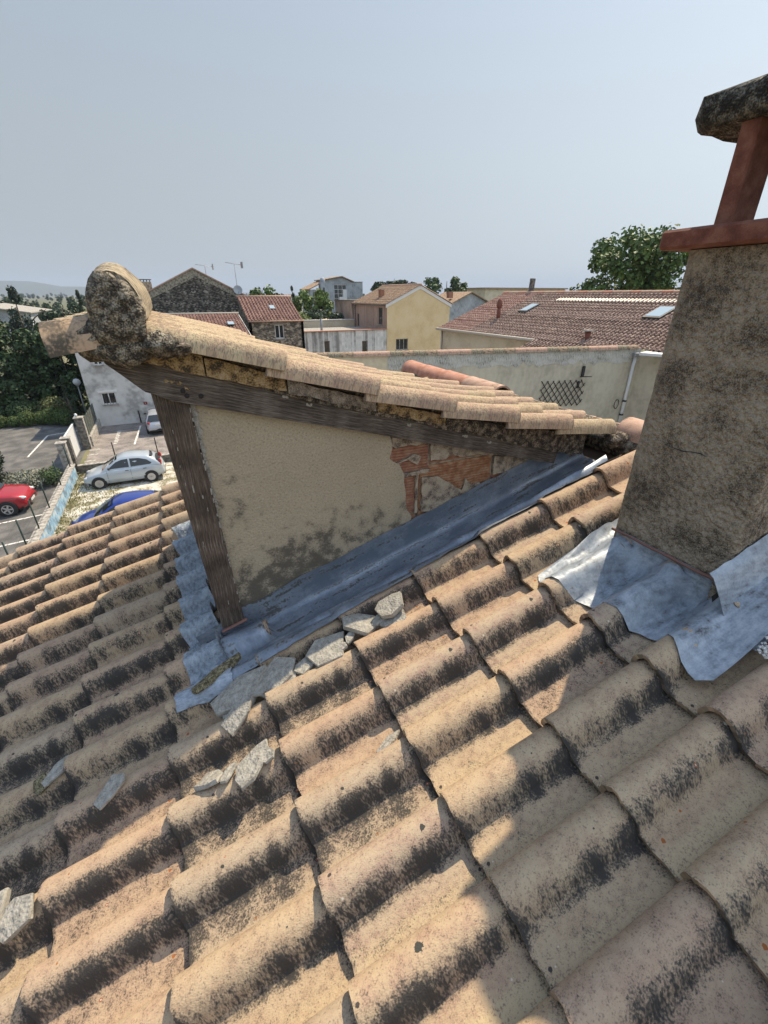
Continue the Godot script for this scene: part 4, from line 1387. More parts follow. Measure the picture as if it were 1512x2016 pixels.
func build_ground():
	M.front_tile = tmat(combo(256, [[27, 0.015, 3, 0.7], [28, 0.15, 2, 0.5]], [[0.28, 0.09, 0.075, 0.055], [0.45, 0.28, 0.2, 0.13], [0.6, 0.42, 0.29, 0.19], [0.85, 0.47, 0.33, 0.22]], 0.1), 2.0, 0.9, M.fine, 0.1)
	M.dark_glass = glass(lin(0.016, 0.02, 0.025))
	M.asphalt = tmat(combo(512, [[901, 0.006, 4, 0.7], [902, 0.1, 3, 0.4]], [[0.2, 0.075, 0.073, 0.072], [0.5, 0.125, 0.122, 0.118], [0.8, 0.18, 0.175, 0.165]], 0.3), 0.25, 0.92)
	M.tarmac = tmat(combo(512, [[903, 0.006, 4, 0.8], [904, 0.05, 3, 0.5]], [[0.15, 0.11, 0.1, 0.095], [0.5, 0.215, 0.19, 0.175], [0.85, 0.30, 0.27, 0.25]], 0.25), 0.25, 0.92)
	M.gravel = tmat(combo(512, [[905, 0.012, 4, 1.4], [906, 0.08, 3, 0.8]], [[0.2, 0.17, 0.155, 0.09], [0.36, 0.33, 0.3, 0.22], [0.5, 0.47, 0.44, 0.375], [0.8, 0.58, 0.56, 0.5]], 0.25), 0.16, 0.95)
	M.land = tmat(combo(512, [[907, 0.02, 4, 1.0]], [[0.2, 0.05, 0.065, 0.03], [0.5, 0.1, 0.11, 0.055], [0.8, 0.2, 0.18, 0.1]], 0.1), 0.01, 0.95)
	M.line_white = tmat(combo(256, [[908, 0.04, 4, 1.2]], [[0.2, 0.2, 0.19, 0.18], [0.38, 0.62, 0.61, 0.58], [0.7, 0.74, 0.73, 0.7]], 0.1), 0.8, 0.8)
	M.concrete = tmat(combo(256, [[909, 0.02, 4, 0.9], [910, 0.15, 2, 0.5]], [[0.2, 0.17, 0.155, 0.135], [0.5, 0.33, 0.31, 0.28], [0.8, 0.45, 0.43, 0.39]], 0.15), 0.8, 0.95, M.rough, 0.3)
	M.concrete_dark = tmat(combo(256, [[911, 0.02, 4, 0.9], [912, 0.15, 2, 0.5]], [[0.2, 0.06, 0.056, 0.05], [0.5, 0.125, 0.118, 0.105], [0.8, 0.2, 0.19, 0.17]], 0.15), 0.8, 0.95)
	M.blue_paint = tmat(combo(256, [[913, 0.015, 4, 1.1], [914, 0.12, 3, 0.6]], [[0.15, 0.16, 0.2, 0.24], [0.38, 0.2, 0.36, 0.52], [0.65, 0.26, 0.43, 0.6], [0.85, 0.45, 0.5, 0.52]], 0.08), 0.5, 0.85)
	M.green_metal = mat(lin(0.018, 0.04, 0.032), 0.5)
	M.white_metal = mat(lin(0.66, 0.67, 0.68), 0.45)
	M.grey_metal = mat(lin(0.3, 0.31, 0.32), 0.45, 0.4)
	M.black = mat(lin(0.02, 0.02, 0.02), 0.6)
	M.white_frame = mat(lin(0.7, 0.69, 0.66), 0.6)
	M.red_sign = mat(lin(0.2, 0.035, 0.03), 0.6)
	M.rubber = mat(lin(0.022, 0.022, 0.023), 0.85)
	M.rim = mat(lin(0.5, 0.5, 0.51), 0.35, 0.6)
	M.lamp_glass = mat(lin(0.6, 0.6, 0.6), 0.15)
	setting("ground", sheet(-6000, -6000, 6000, 3000, 0.0), M.land)
	setting("forecourt", sheet(-40, -42.6, -6.12, 4, 0.006), M.asphalt)
	setting("car_park", sheet(-5.85, -39.4, 12, -28.75, 0.008), M.tarmac)
	setting("gravel_yard", sheet(-5.9, -28.45, 6, -4.2, 0.008), M.gravel)
	setting("courtyard", sheet(3.2, -16.0, 18.0, 2, 0.01), M.concrete)
	setting("street", sheet(8, -48, 60, -14, 0.004), M.tarmac)
	for l in [[-9.25, -33.1, -9.06, -38.2], [-9.06, -38.2, -7.2, -38.75], [-3.28, -33.2, -3.04, -38.4], [-12.5, -22.1, -6.6, -23.12], [-12.5, -19.6, -6.6, -20.55]]:
		var a := Vector3(l[0], 0.013, l[1])
		var b := Vector3(l[2], 0.013, l[3])
		var s := (b - a).cross(Vector3.UP).normalized() * 0.06
		var st := beg()
		quad(st, a - s, b - s, b + s, a + s, Vector3.UP)
		setting("painted_line", fin(st), M.line_white)
	# faint blocky marks of a hand-painted bay number line
	for i in 9:
		var z := -33.9 - 0.4 * i
		var st := beg()
		quad(st, Vector3(-4.62 + 0.06 * (i % 2), 0.014, z), Vector3(-4.38 + 0.05 * (i % 3), 0.014, z - 0.03), Vector3(-4.35, 0.014, z - 0.22), Vector3(-4.55 - 0.04 * (i % 2), 0.014, z - 0.2), Vector3.UP)
		setting("painted_mark", fin(st), M.line_white)
	for z in [-29.35, -30.6, -31.9, -33.0]:
		setting("threshold_slab", box_mesh(Vector3(-5.6, 0.012, z), Vector3(0.6, 0.02, 0.35)), M.concrete)

# ------------------------------------------------------------------ cars
func ipol(tab: Array, x: float) -> float:
	if x <= tab[0][0]:
		return tab[0][1]
	for i in tab.size() - 1:
		if x <= tab[i + 1][0]:
			var t: float = (x - tab[i][0]) / (tab[i + 1][0] - tab[i][0])
			t = lerpf(t, t * t * (3.0 - 2.0 * t), 0.35)
			return lerpf(tab[i][1], tab[i + 1][1], t)
	return tab[tab.size() - 1][1]

func car(label: String, at: Vector3, turn: float, s: Dictionary) -> Node3D:
	# front towards +x; heights and half-widths given along the length
	var c := thing("parked_car", label, "car", at, turn, "cars parked in the yard")
	var L: float = s.len
	var W: float = s.wid * 0.5
	var paint: Material = s.paint
	var rows := []
	var nst := 34
	for i in nst + 1:
		var x := lerpf(-L * 0.5, L * 0.5, i / float(nst))
		var top := ipol(s.body, x)
		var e := 1.0 - pow(absf(x) / (L * 0.5), 6.0) * 0.2 - pow(absf(x) / (L * 0.5), 2.0) * 0.05
		var w := W * e
		var bot := 0.2 + 0.12 * pow(absf(x) / (L * 0.5), 8.0)
		var row := PackedVector3Array()
		var half := [[w * 0.85, bot], [w * 0.96, bot + 0.05], [w, lerpf(bot, top, 0.35)], [w * 0.995, lerpf(bot, top, 0.6)], [w * 0.97, top - 0.09], [w * 0.93, top - 0.025], [w * 0.8, top], [w * 0.4, top + 0.025], [0.0, top + 0.03]]
		for q in half:
			row.append(Vector3(x, q[1], q[0]))
		for q in range(half.size() - 2, -1, -1):
			row.append(Vector3(x, half[q][1], -half[q][0]))
		rows.append(row)
	var st := beg(true)
	grid(st, rows, true)
	for e in [0, nst]:
		var mid := Vector3(rows[e][0].x, 0.5, 0)
		for k in rows[e].size() - 1:
			tri(st, mid, rows[e][k], rows[e][k + 1], Vector3(signf(rows[e][0].x), 0, 0))
	put("body", fin(st), paint, c)
	put("underbody", box_mesh(Vector3(0, 0.28, 0), Vector3(L * 0.9, 0.12, W * 1.7)), M.black, c)
	# cabin: a loft from the foot of the windscreen to the tail
	rows = []
	var x0: float = s.cab[0][0]
	var x1: float = s.cab[s.cab.size() - 1][0]
	for i in 25:
		var x := lerpf(x0, x1, i / 24.0)
		var belt := ipol(s.body, x) - 0.02
		var rf := maxf(ipol(s.cab, x), belt + 0.01)
		var t := clampf((rf - belt) / (s.high - 0.95), 0.0, 1.0)
		var wb := W * 0.9
		var wr := lerpf(wb, W * 0.68, t)
		var row := PackedVector3Array()
		var half := [[wb, belt], [lerpf(wb, wr, 0.5), lerpf(belt, rf, 0.5)], [wr, rf - 0.06 * t], [wr - 0.09, rf - 0.012 * t], [wr * 0.5, rf + 0.015 * t], [0.0, rf + 0.025 * t]]
		for q in half:
			row.append(Vector3(x, q[1], q[0]))
		for q in range(half.size() - 2, -1, -1):
			row.append(Vector3(x, half[q][1], -half[q][0]))
		rows.append(row)
	st = beg(true)
	grid(st, rows, true)
	put("cabin", fin(st), paint, c)
	# glass set a little proud of the cabin
	for side in [1.0, -1.0]:
		for g in s.side_glass:
			var f := beg()
			var pts := []
			for q in g:
				var belt := ipol(s.body, q[0]) - 0.02
				var rf := maxf(ipol(s.cab, q[0]), belt + 0.01)
				var t := clampf((rf - belt) / (s.high - 0.95), 0.0, 1.0)
				var wb := W * 0.9
				var wr := lerpf(wb, W * 0.68, t)
				var k: float = clampf((q[1] - belt) / maxf(rf - 0.06 * t - belt, 0.02), 0.0, 1.0)
				pts.append(Vector3(q[0], q[1], (lerpf(wb, wr, k) + 0.012) * side))
			for k in range(1, pts.size() - 1):
				tri(f, pts[0], pts[k], pts[k + 1], Vector3(0, 0, side))
			put("side_window", fin(f), M.car_glass, c)
	for g in [["windscreen", s.screen], ["rear_window", s.rear]]:
		var f := beg(true)
		var q: Array = g[1]                      # x, y at the foot; x, y at the head
		var rr := []
		for i in 5:
			var t := i / 4.0
			var row := PackedVector3Array()
			for k in 7:
				var v := k / 3.0 - 1.0
				var w := lerpf(W * 0.8, W * 0.62, t)
				row.append(Vector3(lerpf(q[0], q[2], t) - signf(q[0]) * 0.03 * v * v + signf(q[0]) * 0.02, lerpf(q[1], q[3], t) + 0.025 - 0.012 * v * v, v * w))
			rr.append(row)
		grid(f, rr, q[0] < 0.0)
		put(g[0], fin(f), M.car_glass, c)
	# wheels
	for wx in [s.front_axle, s.rear_axle]:
		for side in [1.0, -1.0]:
			var f := Transform3D(Basis(Vector3(1, 0, 0), PI / 2 * side), Vector3(wx, s.wheel, (W - 0.09) * side))
			st = beg()
			lathe(st, [Vector2(0.0, 0.082), Vector2(s.wheel + 0.05, 0.082), Vector2(s.wheel + 0.05, 0.0)], 24, f)
			put("wheel_arch", fin(st), M.black, c)
			st = beg(true)
			var wr: float = s.wheel
			lathe(st, [Vector2(wr * 0.62, -0.08), Vector2(wr * 0.9, -0.09), Vector2(wr, -0.06), Vector2(wr, 0.08), Vector2(wr * 0.94, 0.108), Vector2(wr * 0.68, 0.108), Vector2(wr * 0.64, 0.09)], 28, f)
			var ty := put("wheel", fin(st), M.rubber, c)
			st = beg()
			lathe(st, [Vector2(0.0, 0.085), Vector2(wr * 0.64, 0.085)], 24, f)
			put("hub", fin(st), M.black if s.spokes < 10 else M.rim, ty)
			st = beg()
			for k in s.spokes:
				var b := f.basis * Basis(Vector3(0, 1, 0), TAU * k / s.spokes)
				box(st, f.origin + f.basis * Vector3(0, 0.095, 0) + b * Vector3(wr * 0.33, 0, 0), Vector3(wr * 0.6, 0.014, wr * (0.2 if s.spokes < 10 else 0.07)), b)
			lathe(st, [Vector2(wr * 0.58, 0.1), Vector2(wr * 0.66, 0.104), Vector2(wr * 0.67, 0.09)], 24, f)
			put("rim", fin(st), M.rim, ty)
	# lamps, mirrors, handles, plates
	var nose := L * 0.5
	for side in [1.0, -1.0]:
		put("headlight", lump(Vector3(0.2, 0.085, 0.11), 5, 0.1), M.lamp_glass, c).position = Vector3(nose - 0.2, ipol(s.body, nose - 0.2) - 0.1, W * 0.68 * side)
		put("tail_light", lump(Vector3(0.07, s.get("tail_h", 0.16), 0.09), 6, 0.1), M.tail, c).position = Vector3(-nose + 0.14, s.get("tail_y", 0.95), W * 0.72 * side)
		put("mirror", lump(Vector3(0.06, 0.06, 0.1), 8, 0.05), M.black if s.get("dark_mirror", true) else paint, c).position = Vector3(s.screen[0] - 0.35, 1.02, (W * 0.9 + 0.09) * side)
		for hx in s.handles:
			put("door_handle", box_mesh(Vector3(hx, 0.82, (W + 0.003) * side), Vector3(0.17, 0.03, 0.03), Basis(), 0.008), M.black, c)
		put("sill_trim", box_mesh(Vector3(0.0, 0.46, (W + 0.002) * side), Vector3(1.9, 0.06, 0.02), Basis(), 0.006), s.get("trim", paint), c)
		for jx in s.joints:
			put("door_seam", box_mesh(Vector3(jx, 0.6, (W + 0.0005) * side), Vector3(0.012, 0.56, 0.006)), M.black, c)
	put("number_plate", box_mesh(Vector3(-nose - 0.012, s.get("plate_y", 0.62), 0), Vector3(0.015, 0.11, 0.5)), M.white_frame, c)
	put("number_plate", box_mesh(Vector3(nose + 0.012, 0.45, 0), Vector3(0.015, 0.11, 0.5)), M.white_frame, c)
	put("grille", box_mesh(Vector3(nose - 0.02, 0.5, 0), Vector3(0.05, 0.16, W * 1.2), Basis(), 0.02), M.black, c)
	put("rear_bumper_trim", box_mesh(Vector3(-nose + 0.03, 0.36, 0), Vector3(0.08, 0.1, W * 1.5), Basis(), 0.02), M.black, c)
	return c

func car_paint(c: Color, metal: float) -> StandardMaterial3D:
	var m := mat(c, 0.32, metal)
	m.clearcoat_enabled = true
	m.clearcoat = 0.8
	m.clearcoat_roughness = 0.06
	return m

func build_yard():
	M.car_glass = glass(lin(0.02, 0.025, 0.028))
	M.tail = mat(lin(0.4, 0.02, 0.015), 0.2)
	var silver := car_paint(lin(0.44, 0.49, 0.53), 0.25)
	var blue := car_paint(lin(0.018, 0.045, 0.26), 0.2)
	var red := car_paint(lin(0.36, 0.012, 0.02), 0.1)
	var grey := car_paint(lin(0.42, 0.43, 0.46), 0.3)
	var hatch := {"len": 3.85, "wid": 1.67, "high": 1.5, "wheel": 0.3, "spokes": 14,
		"body": [[-1.93, 0.62], [-1.85, 0.92], [-1.5, 0.97], [0.4, 0.93], [0.75, 0.9], [1.3, 0.8], [1.7, 0.68], [1.9, 0.5]],
		"cab": [[-1.78, 0.95], [-1.5, 1.27], [-1.2, 1.42], [-0.6, 1.5], [-0.1, 1.5], [0.25, 1.4], [0.65, 1.15], [1.05, 0.86]],
		"side_glass": [[[0.72, 0.97], [0.30, 1.27], [0.02, 1.36], [-0.28, 1.38], [-0.28, 0.97]], [[-0.36, 0.97], [-0.36, 1.38], [-0.8, 1.35], [-1.15, 1.24], [-1.38, 1.05], [-1.3, 0.99]]],
		"screen": [1.0, 0.9, 0.22, 1.41], "rear": [-1.78, 1.0, -1.32, 1.37], "front_axle": 1.24, "rear_axle": -1.22, "handles": [-0.15, -1.0], "joints": [0.78, -0.32], "tail_h": 0.2, "tail_y": 1.0}
	hatch.paint = silver
	car("silver five-door hatchback parked on pale gravel behind the low wall", Vector3(-3.32, 0.0, -26.22), PI, hatch)
	var b2 := hatch.duplicate(true)
	b2.paint = blue
	b2.len = 4.1
	b2.high = 1.43
	car("blue car half hidden behind the edge of the tile roof", Vector3(-3.05, 0.0, -20.0), PI - 0.03, b2)
	var suv := {"len": 4.2, "wid": 1.8, "high": 1.58, "wheel": 0.34, "spokes": 5,
		"body": [[-2.1, 0.7], [-2.0, 0.98], [-1.5, 1.03], [0.5, 1.02], [0.9, 1.0], [1.6, 0.93], [1.95, 0.82], [2.1, 0.55]],
		"cab": [[-1.9, 1.0], [-1.5, 1.4], [-0.9, 1.56], [0.0, 1.57], [0.4, 1.45], [1.0, 1.0]],
		"side_glass": [[[0.8, 1.06], [0.35, 1.36], [0.0, 1.45], [-0.3, 1.46], [-0.3, 1.06]], [[-0.38, 1.06], [-0.38, 1.46], [-1.0, 1.4], [-1.4, 1.12]]],
		"screen": [1.0, 1.03, 0.35, 1.48], "rear": [-1.9, 1.05, -1.5, 1.42], "front_axle": 1.33, "rear_axle": -1.27, "handles": [-0.15, -1.0], "joints": [0.85, -0.34], "paint": red, "trim": M.black}
	car("glossy red crossover car behind the wire fence", Vector3(-9.3, 0.0, -24.5), -0.06, suv)
	var est := hatch.duplicate(true)
	est.paint = grey
	est.len = 4.4
	est.wid = 1.8
	est.high = 1.46
	est.spokes = 5
	est.body = [[-2.2, 0.55], [-2.16, 0.9], [-1.9, 0.98], [0.5, 0.93], [0.9, 0.9], [1.6, 0.8], [2.0, 0.66], [2.2, 0.5]]
	est.cab = [[-2.02, 0.97], [-1.72, 1.32], [-1.3, 1.44], [-0.5, 1.46], [0.0, 1.45], [0.4, 1.33], [1.1, 0.88]]
	est.rear = [-2.04, 1.0, -1.7, 1.36]
	est.front_axle = 1.3
	est.rear_axle = -1.3
	est.tail_h = 0.09
	est.tail_y = 0.88
	est.plate_y = 0.78
	car("grey estate car seen from behind beside the pale rendered house", Vector3(-1.6, 0.0, -37.1), PI / 2, est)
	# wall with blue paint on its yard face, concrete coping, wire fence on top
	var w := thing("blue_wall", "low garden wall painted light blue on the gravel side", "wall")
	put("wall", box_mesh(Vector3(-6.0, 0.36, -18.0), Vector3(0.2, 0.72, 19.8)), M.concrete, w)
	for i in 5:
		var z0 := -27.8 + 3.6 * i
		var st := beg()
		var pts := [Vector2(z0, 0.03), Vector2(z0 + 3.56, 0.03), Vector2(z0 + 3.56, 0.66), Vector2(z0, 0.66)]
		prism(st, ragged(pts, 0.12, 0.03, 60 + i), 0.0, 0.012, Transform3D(Basis(Vector3(0, 0, 1), Vector3(0, 1, 0), Vector3(1, 0, 0)), Vector3(-5.9, 0, 0)))
		put("paint_panel", fin(st), M.blue_paint, w)
	put("coping", box_mesh(Vector3(-6.0, 0.755, -18.0), Vector3(0.34, 0.07, 19.8), Basis(), 0.015), M.concrete, w)
	var f := thing("wire_fence", "green wire fence on dark posts along the blue wall", "fence")
	var zs := [-10.6, -12.5, -14.4, -16.2, -17.9, -19.7, -21.8, -24.6, -27.4]
	for z in zs:
		put("post", tube_mesh([Vector3(-6.0, 0.79, z), Vector3(-6.0, 2.02, z)], [0.028, 0.028], 8), M.green_metal, f)
	for y in [0.9, 1.4, 1.95]:
		put("wire", tube_mesh([Vector3(-6.0, y, -10.6), Vector3(-6.0, y, -27.4)], [0.004, 0.004], 4), M.green_metal, f)
	# chain link: thin wires both ways
	var mesh_st := beg()
	for i in 150:
		for s in [1.0, -1.0]:
			var z0: float = -10.8 - i * 0.11
			var a := Vector3(-6.0, 0.85, z0)
			var b := Vector3(-6.0, 1.95, z0 - 0.64 * s)
			var o := Vector3(0.0, 0.0, 0.0012)
			quad(mesh_st, a - o, a + o, b + o, b - o, Vector3.RIGHT)
	var cl := put("wire_mesh", fin(mesh_st), M.green_metal, f)
	cl.set_meta("kind", "stuff")
	# low wall across the yard, with two bare posts
	var lw := thing("yard_wall", "low weathered concrete wall behind the silver hatchback", "wall")
	put("wall", box_mesh(Vector3(-1.0, 0.21, -28.6), Vector3(9.8, 0.42, 0.22), Basis(), 0.01), M.concrete_dark, lw)
	put("coping", box_mesh(Vector3(-1.0, 0.44, -28.6), Vector3(9.8, 0.05, 0.26), Basis(), 0.01), M.concrete, lw)
	for x in [-3.95, -1.72, 0.6]:
		put("post", tube_mesh([Vector3(x, 0.46, -28.6), Vector3(x, 1.55, -28.6)], [0.03, 0.03], 8), M.black, lw)
	# gate: piers, sliding leaf, board
	for p in [[-6.25, -28.25, 0.42, 1.9, "pale concrete gate pier at the end of the blue wall", M.concrete], [-6.15, -29.0, 0.4, 1.95, "dark gate pier standing beside the pale one", M.concrete_dark], [-6.05, -33.55, 0.46, 2.05, "tall dark gate pier capped with a small lamp", M.concrete_dark]]:
		var g := thing("gate_pier", p[4], "pier", Vector3(p[0], 0, p[1]))
		put("shaft", box_mesh(Vector3(0, p[3] * 0.5, 0), Vector3(p[2], p[3], p[2]), Basis(), 0.02), p[5], g)
		put("cap", box_mesh(Vector3(0, p[3] + 0.035, 0), Vector3(p[2] + 0.08, 0.07, p[2] + 0.08), Basis(), 0.015), M.concrete, g)
		if p[1] < -33.0:
			put("lamp", lump(Vector3(0.09, 0.12, 0.09), 3, 0.05), M.white_metal, g).position = Vector3(-0.1, p[3] + 0.18, 0)
			put("side_face", box_mesh(Vector3(p[2] * 0.5 + 0.008, p[3] * 0.5, 0), Vector3(0.012, p[3] - 0.1, p[2] - 0.04)), M.concrete, g)
	var gate := thing("sliding_gate", "white sheet-metal sliding gate between dark piers", "gate", Vector3(-6.42, 0, -31.3))
	put("panel", box_mesh(Vector3(0, 0.92, 0), Vector3(0.04, 1.6, 4.0)), M.white_metal, gate)
	put("top_rail", box_mesh(Vector3(0, 1.75, 0), Vector3(0.09, 0.07, 4.1), Basis(), 0.01), M.white_metal, gate)
	put("bottom_rail", box_mesh(Vector3(0, 0.1, 0), Vector3(0.09, 0.08, 4.1), Basis(), 0.01), M.grey_metal, gate)
	put("warning_plate", box_mesh(Vector3(0.03, 1.15, 0.75), Vector3(0.015, 0.4, 0.5)), mat(lin(0.55, 0.1, 0.08), 0.6), gate)
	put("notice", box_mesh(Vector3(0.03, 0.7, 0.3), Vector3(0.015, 0.3, 0.4)), M.white_frame, gate)
	var sc := thing("screen_fence", "dark slatted screen on a stone base by the pale house", "fence")
	put("base_wall", box_mesh(Vector3(-5.85, 0.35, -36.5), Vector3(0.25, 0.7, 5.2), Basis(), 0.02), M.concrete, sc)
	for i in 13:
		put("slat", box_mesh(Vector3(-5.88, 1.3, -33.95 - 0.4 * i), Vector3(0.03, 1.2, 0.36)), M.green_metal if i % 2 else M.concrete_dark, sc)
	# lamp post
	var lp := thing("street_lamp", "grey lamp post with a pale globe beside the pale house", "street lamp", Vector3(-6.95, 0, -42.0))
	put("pole", tube_mesh([Vector3(0, 0, 0), Vector3(0, 2.75, 0)], [0.06, 0.045], 10), M.grey_metal, lp)
	var st := beg(true)
	lathe(st, [Vector2(0.0, -0.26), Vector2(0.16, -0.22), Vector2(0.26, -0.08), Vector2(0.27, 0.06), Vector2(0.18, 0.22), Vector2(0.0, 0.27)], 16, Transform3D(Basis(), Vector3(0, 3.02, 0)))
	put("globe", fin(st), M.lamp_globe, lp)
	put("collar", tube_mesh([Vector3(0, 2.7, 0), Vector3(0, 2.8, 0)], [0.09, 0.12], 10), M.grey_metal, lp)

# ------------------------------------------------------------------ buildings
func facade(parent: Node, called: String, o: Vector3, right: Vector3, w: float, h: float, holes: Array, out: Vector3, m: Material, depth := 0.2) -> MeshInstance3D:
	# an upright wall with real openings; o is its lower corner, holes are [x0, y0, x1, y1]
	var xs := [0.0, w]
	var ys := [0.0, h]
	for q in holes:
		xs.append(q[0])
		xs.append(q[2])
		ys.append(q[1])
		ys.append(q[3])
	xs.sort()
	ys.sort()
	var st := beg()
	for i in xs.size() - 1:
		for j in ys.size() - 1:
			if xs[i + 1] - xs[i] < 0.001 or ys[j + 1] - ys[j] < 0.001:
				continue
			var cx: float = (xs[i] + xs[i + 1]) * 0.5
			var cy: float = (ys[j] + ys[j + 1]) * 0.5
			var open := false
			for q in holes:
				if cx > q[0] and cx < q[2] and cy > q[1] and cy < q[3]:
					open = true
			if open:
				continue
			var c := [[xs[i], ys[j]], [xs[i + 1], ys[j]], [xs[i + 1], ys[j + 1]], [xs[i], ys[j + 1]]]
			var ids := [0, 1, 2, 0, 2, 3]
			var p := []
			for e in c:
				p.append(o + right * e[0] + Vector3.UP * e[1])
			if (p[0] - p[2] as Vector3).cross(p[0] - p[1] as Vector3).dot(out) < 0.0:
				ids = [0, 2, 1, 0, 3, 2]
			for k in ids:
				st.set_uv(Vector2(c[k][0] / w, 1.0 - c[k][1] / h))
				st.add_vertex(p[k])
	for q in holes:
		var a: Vector3 = o + right * q[0] + Vector3.UP * q[1]
		var b: Vector3 = o + right * q[2] + Vector3.UP * q[1]
		var c: Vector3 = o + right * q[2] + Vector3.UP * q[3]
		var d: Vector3 = o + right * q[0] + Vector3.UP * q[3]
		var back := -out * depth
		st.set_uv(Vector2(q[0] / w, 0.9))
		quad(st, a, b, b + back, a + back, Vector3.UP)
		quad(st, d, c, c + back, d + back, Vector3.DOWN)
		quad(st, a, d, d + back, a + back, right)
		quad(st, b, c, c + back, b + back, -right)
	return put(called, fin(st), m, parent)

func window(parent: Node, o: Vector3, right: Vector3, out: Vector3, q: Array, frame: Material, nx := 2, ny := 1, inset := 0.12, sill := true, bars := false, pane_m: Material = null):
	# frame, panes and sill in the opening q of a wall whose corner is o
	var w: float = q[2] - q[0]
	var h: float = q[3] - q[1]
	var b := Basis(right, Vector3.UP, out)
	var c: Vector3 = o + right * ((q[0] + q[2]) * 0.5) + Vector3.UP * ((q[1] + q[3]) * 0.5) - out * inset
	var t := 0.07
	var st := beg()
	box(st, c + Vector3.UP * (h - t) * 0.5, Vector3(w, t, 0.07), b)
	box(st, c - Vector3.UP * (h - t) * 0.5, Vector3(w, t, 0.07), b)
	for s in [-1.0, 1.0]:
		box(st, c + right * (w - t) * 0.5 * s, Vector3(t, h - 2 * t, 0.068), b)
	for i in range(1, nx):
		box(st, c + right * (w * (float(i) / nx - 0.5)), Vector3(t * 0.9, h - 2 * t, 0.06), b)
	for i in range(1, ny):
		box(st, c + Vector3.UP * (h * (float(i) / ny - 0.5)), Vector3(w - 2 * t, t * 0.7, 0.058), b)
	var fr := put("window", fin(st), frame, parent)
	put("pane", box_mesh(c - out * 0.02, Vector3(w - 0.06, h - 0.06, 0.012), b), pane_m if pane_m else M.dark_glass, fr)
	if sill:
		put("sill", box_mesh(c - Vector3.UP * (h * 0.5 + 0.03) + out * (inset + 0.02), Vector3(w + 0.16, 0.06, 0.2), b), M.concrete, fr)
	if bars:
		for i in 5:
			put("bar", tube_mesh([c + out * (inset + 0.03) + right * (w * ((i + 0.5) / 5.0 - 0.5)) - Vector3.UP * h * 0.5, c + out * (inset + 0.03) + right * (w * ((i + 0.5) / 5.0 - 0.5)) + Vector3.UP * h * 0.12], [0.012, 0.012], 5), M.black, fr)

func shell(parent: Node, called: String, poly: Array, z0: float, z1: float, m: Material, along_x := false):
	# a closed block from an outline in x and y
	var st := beg()
	var f := Transform3D()
	if along_x:
		f = Transform3D(Basis(Vector3(0, 0, -1), Vector3(0, 1, 0), Vector3(1, 0, 0)), Vector3.ZERO)
	prism(st, PackedVector2Array(poly), z0, z1, f)
	return put(called, fin(st), m, parent)

func roof_part(parent: Node, called: String, o: Vector3, along: Vector3, down: Vector3, width: float, length: float, m: Material, pitch := 0.26, row := 0.4, amp := 0.07) -> MeshInstance3D:
	var st := beg(true)
	st.set_smooth_group(-1)
	tile_sheet(st, o, along, down.normalized(), width, length, true, pitch, row, amp)
	var r := put(called, fin(st), m, parent)
	r.set_meta("kind", "stuff")
	return r

func antenna(label: String, at: Vector3, h: float, n: int, turn: float):
	var a := thing("tv_antenna", label, "antenna", at, turn)
	put("mast", tube_mesh([Vector3(0, 0, 0), Vector3(0.0, h, 0)], [0.03, 0.025], 6), M.grey_metal, a)
	put("boom", tube_mesh([Vector3(-0.9, h + 0.08, 0), Vector3(0.75, h - 0.1, 0)], [0.022, 0.022], 6), M.grey_metal, a)
	for i in n:
		var x := lerpf(-0.85, 0.65, float(i) / (n - 1))
		var l := lerpf(0.12, 0.35, float(i) / (n - 1))
		put("element", tube_mesh([Vector3(x, h - 0.1 * x, -l), Vector3(x, h - 0.1 * x, l)], [0.01, 0.01], 4), M.grey_metal, a)
	put("reflector", box_mesh(Vector3(0.78, h - 0.1, 0), Vector3(0.02, 0.55, 0.5)), M.grey_metal, a)

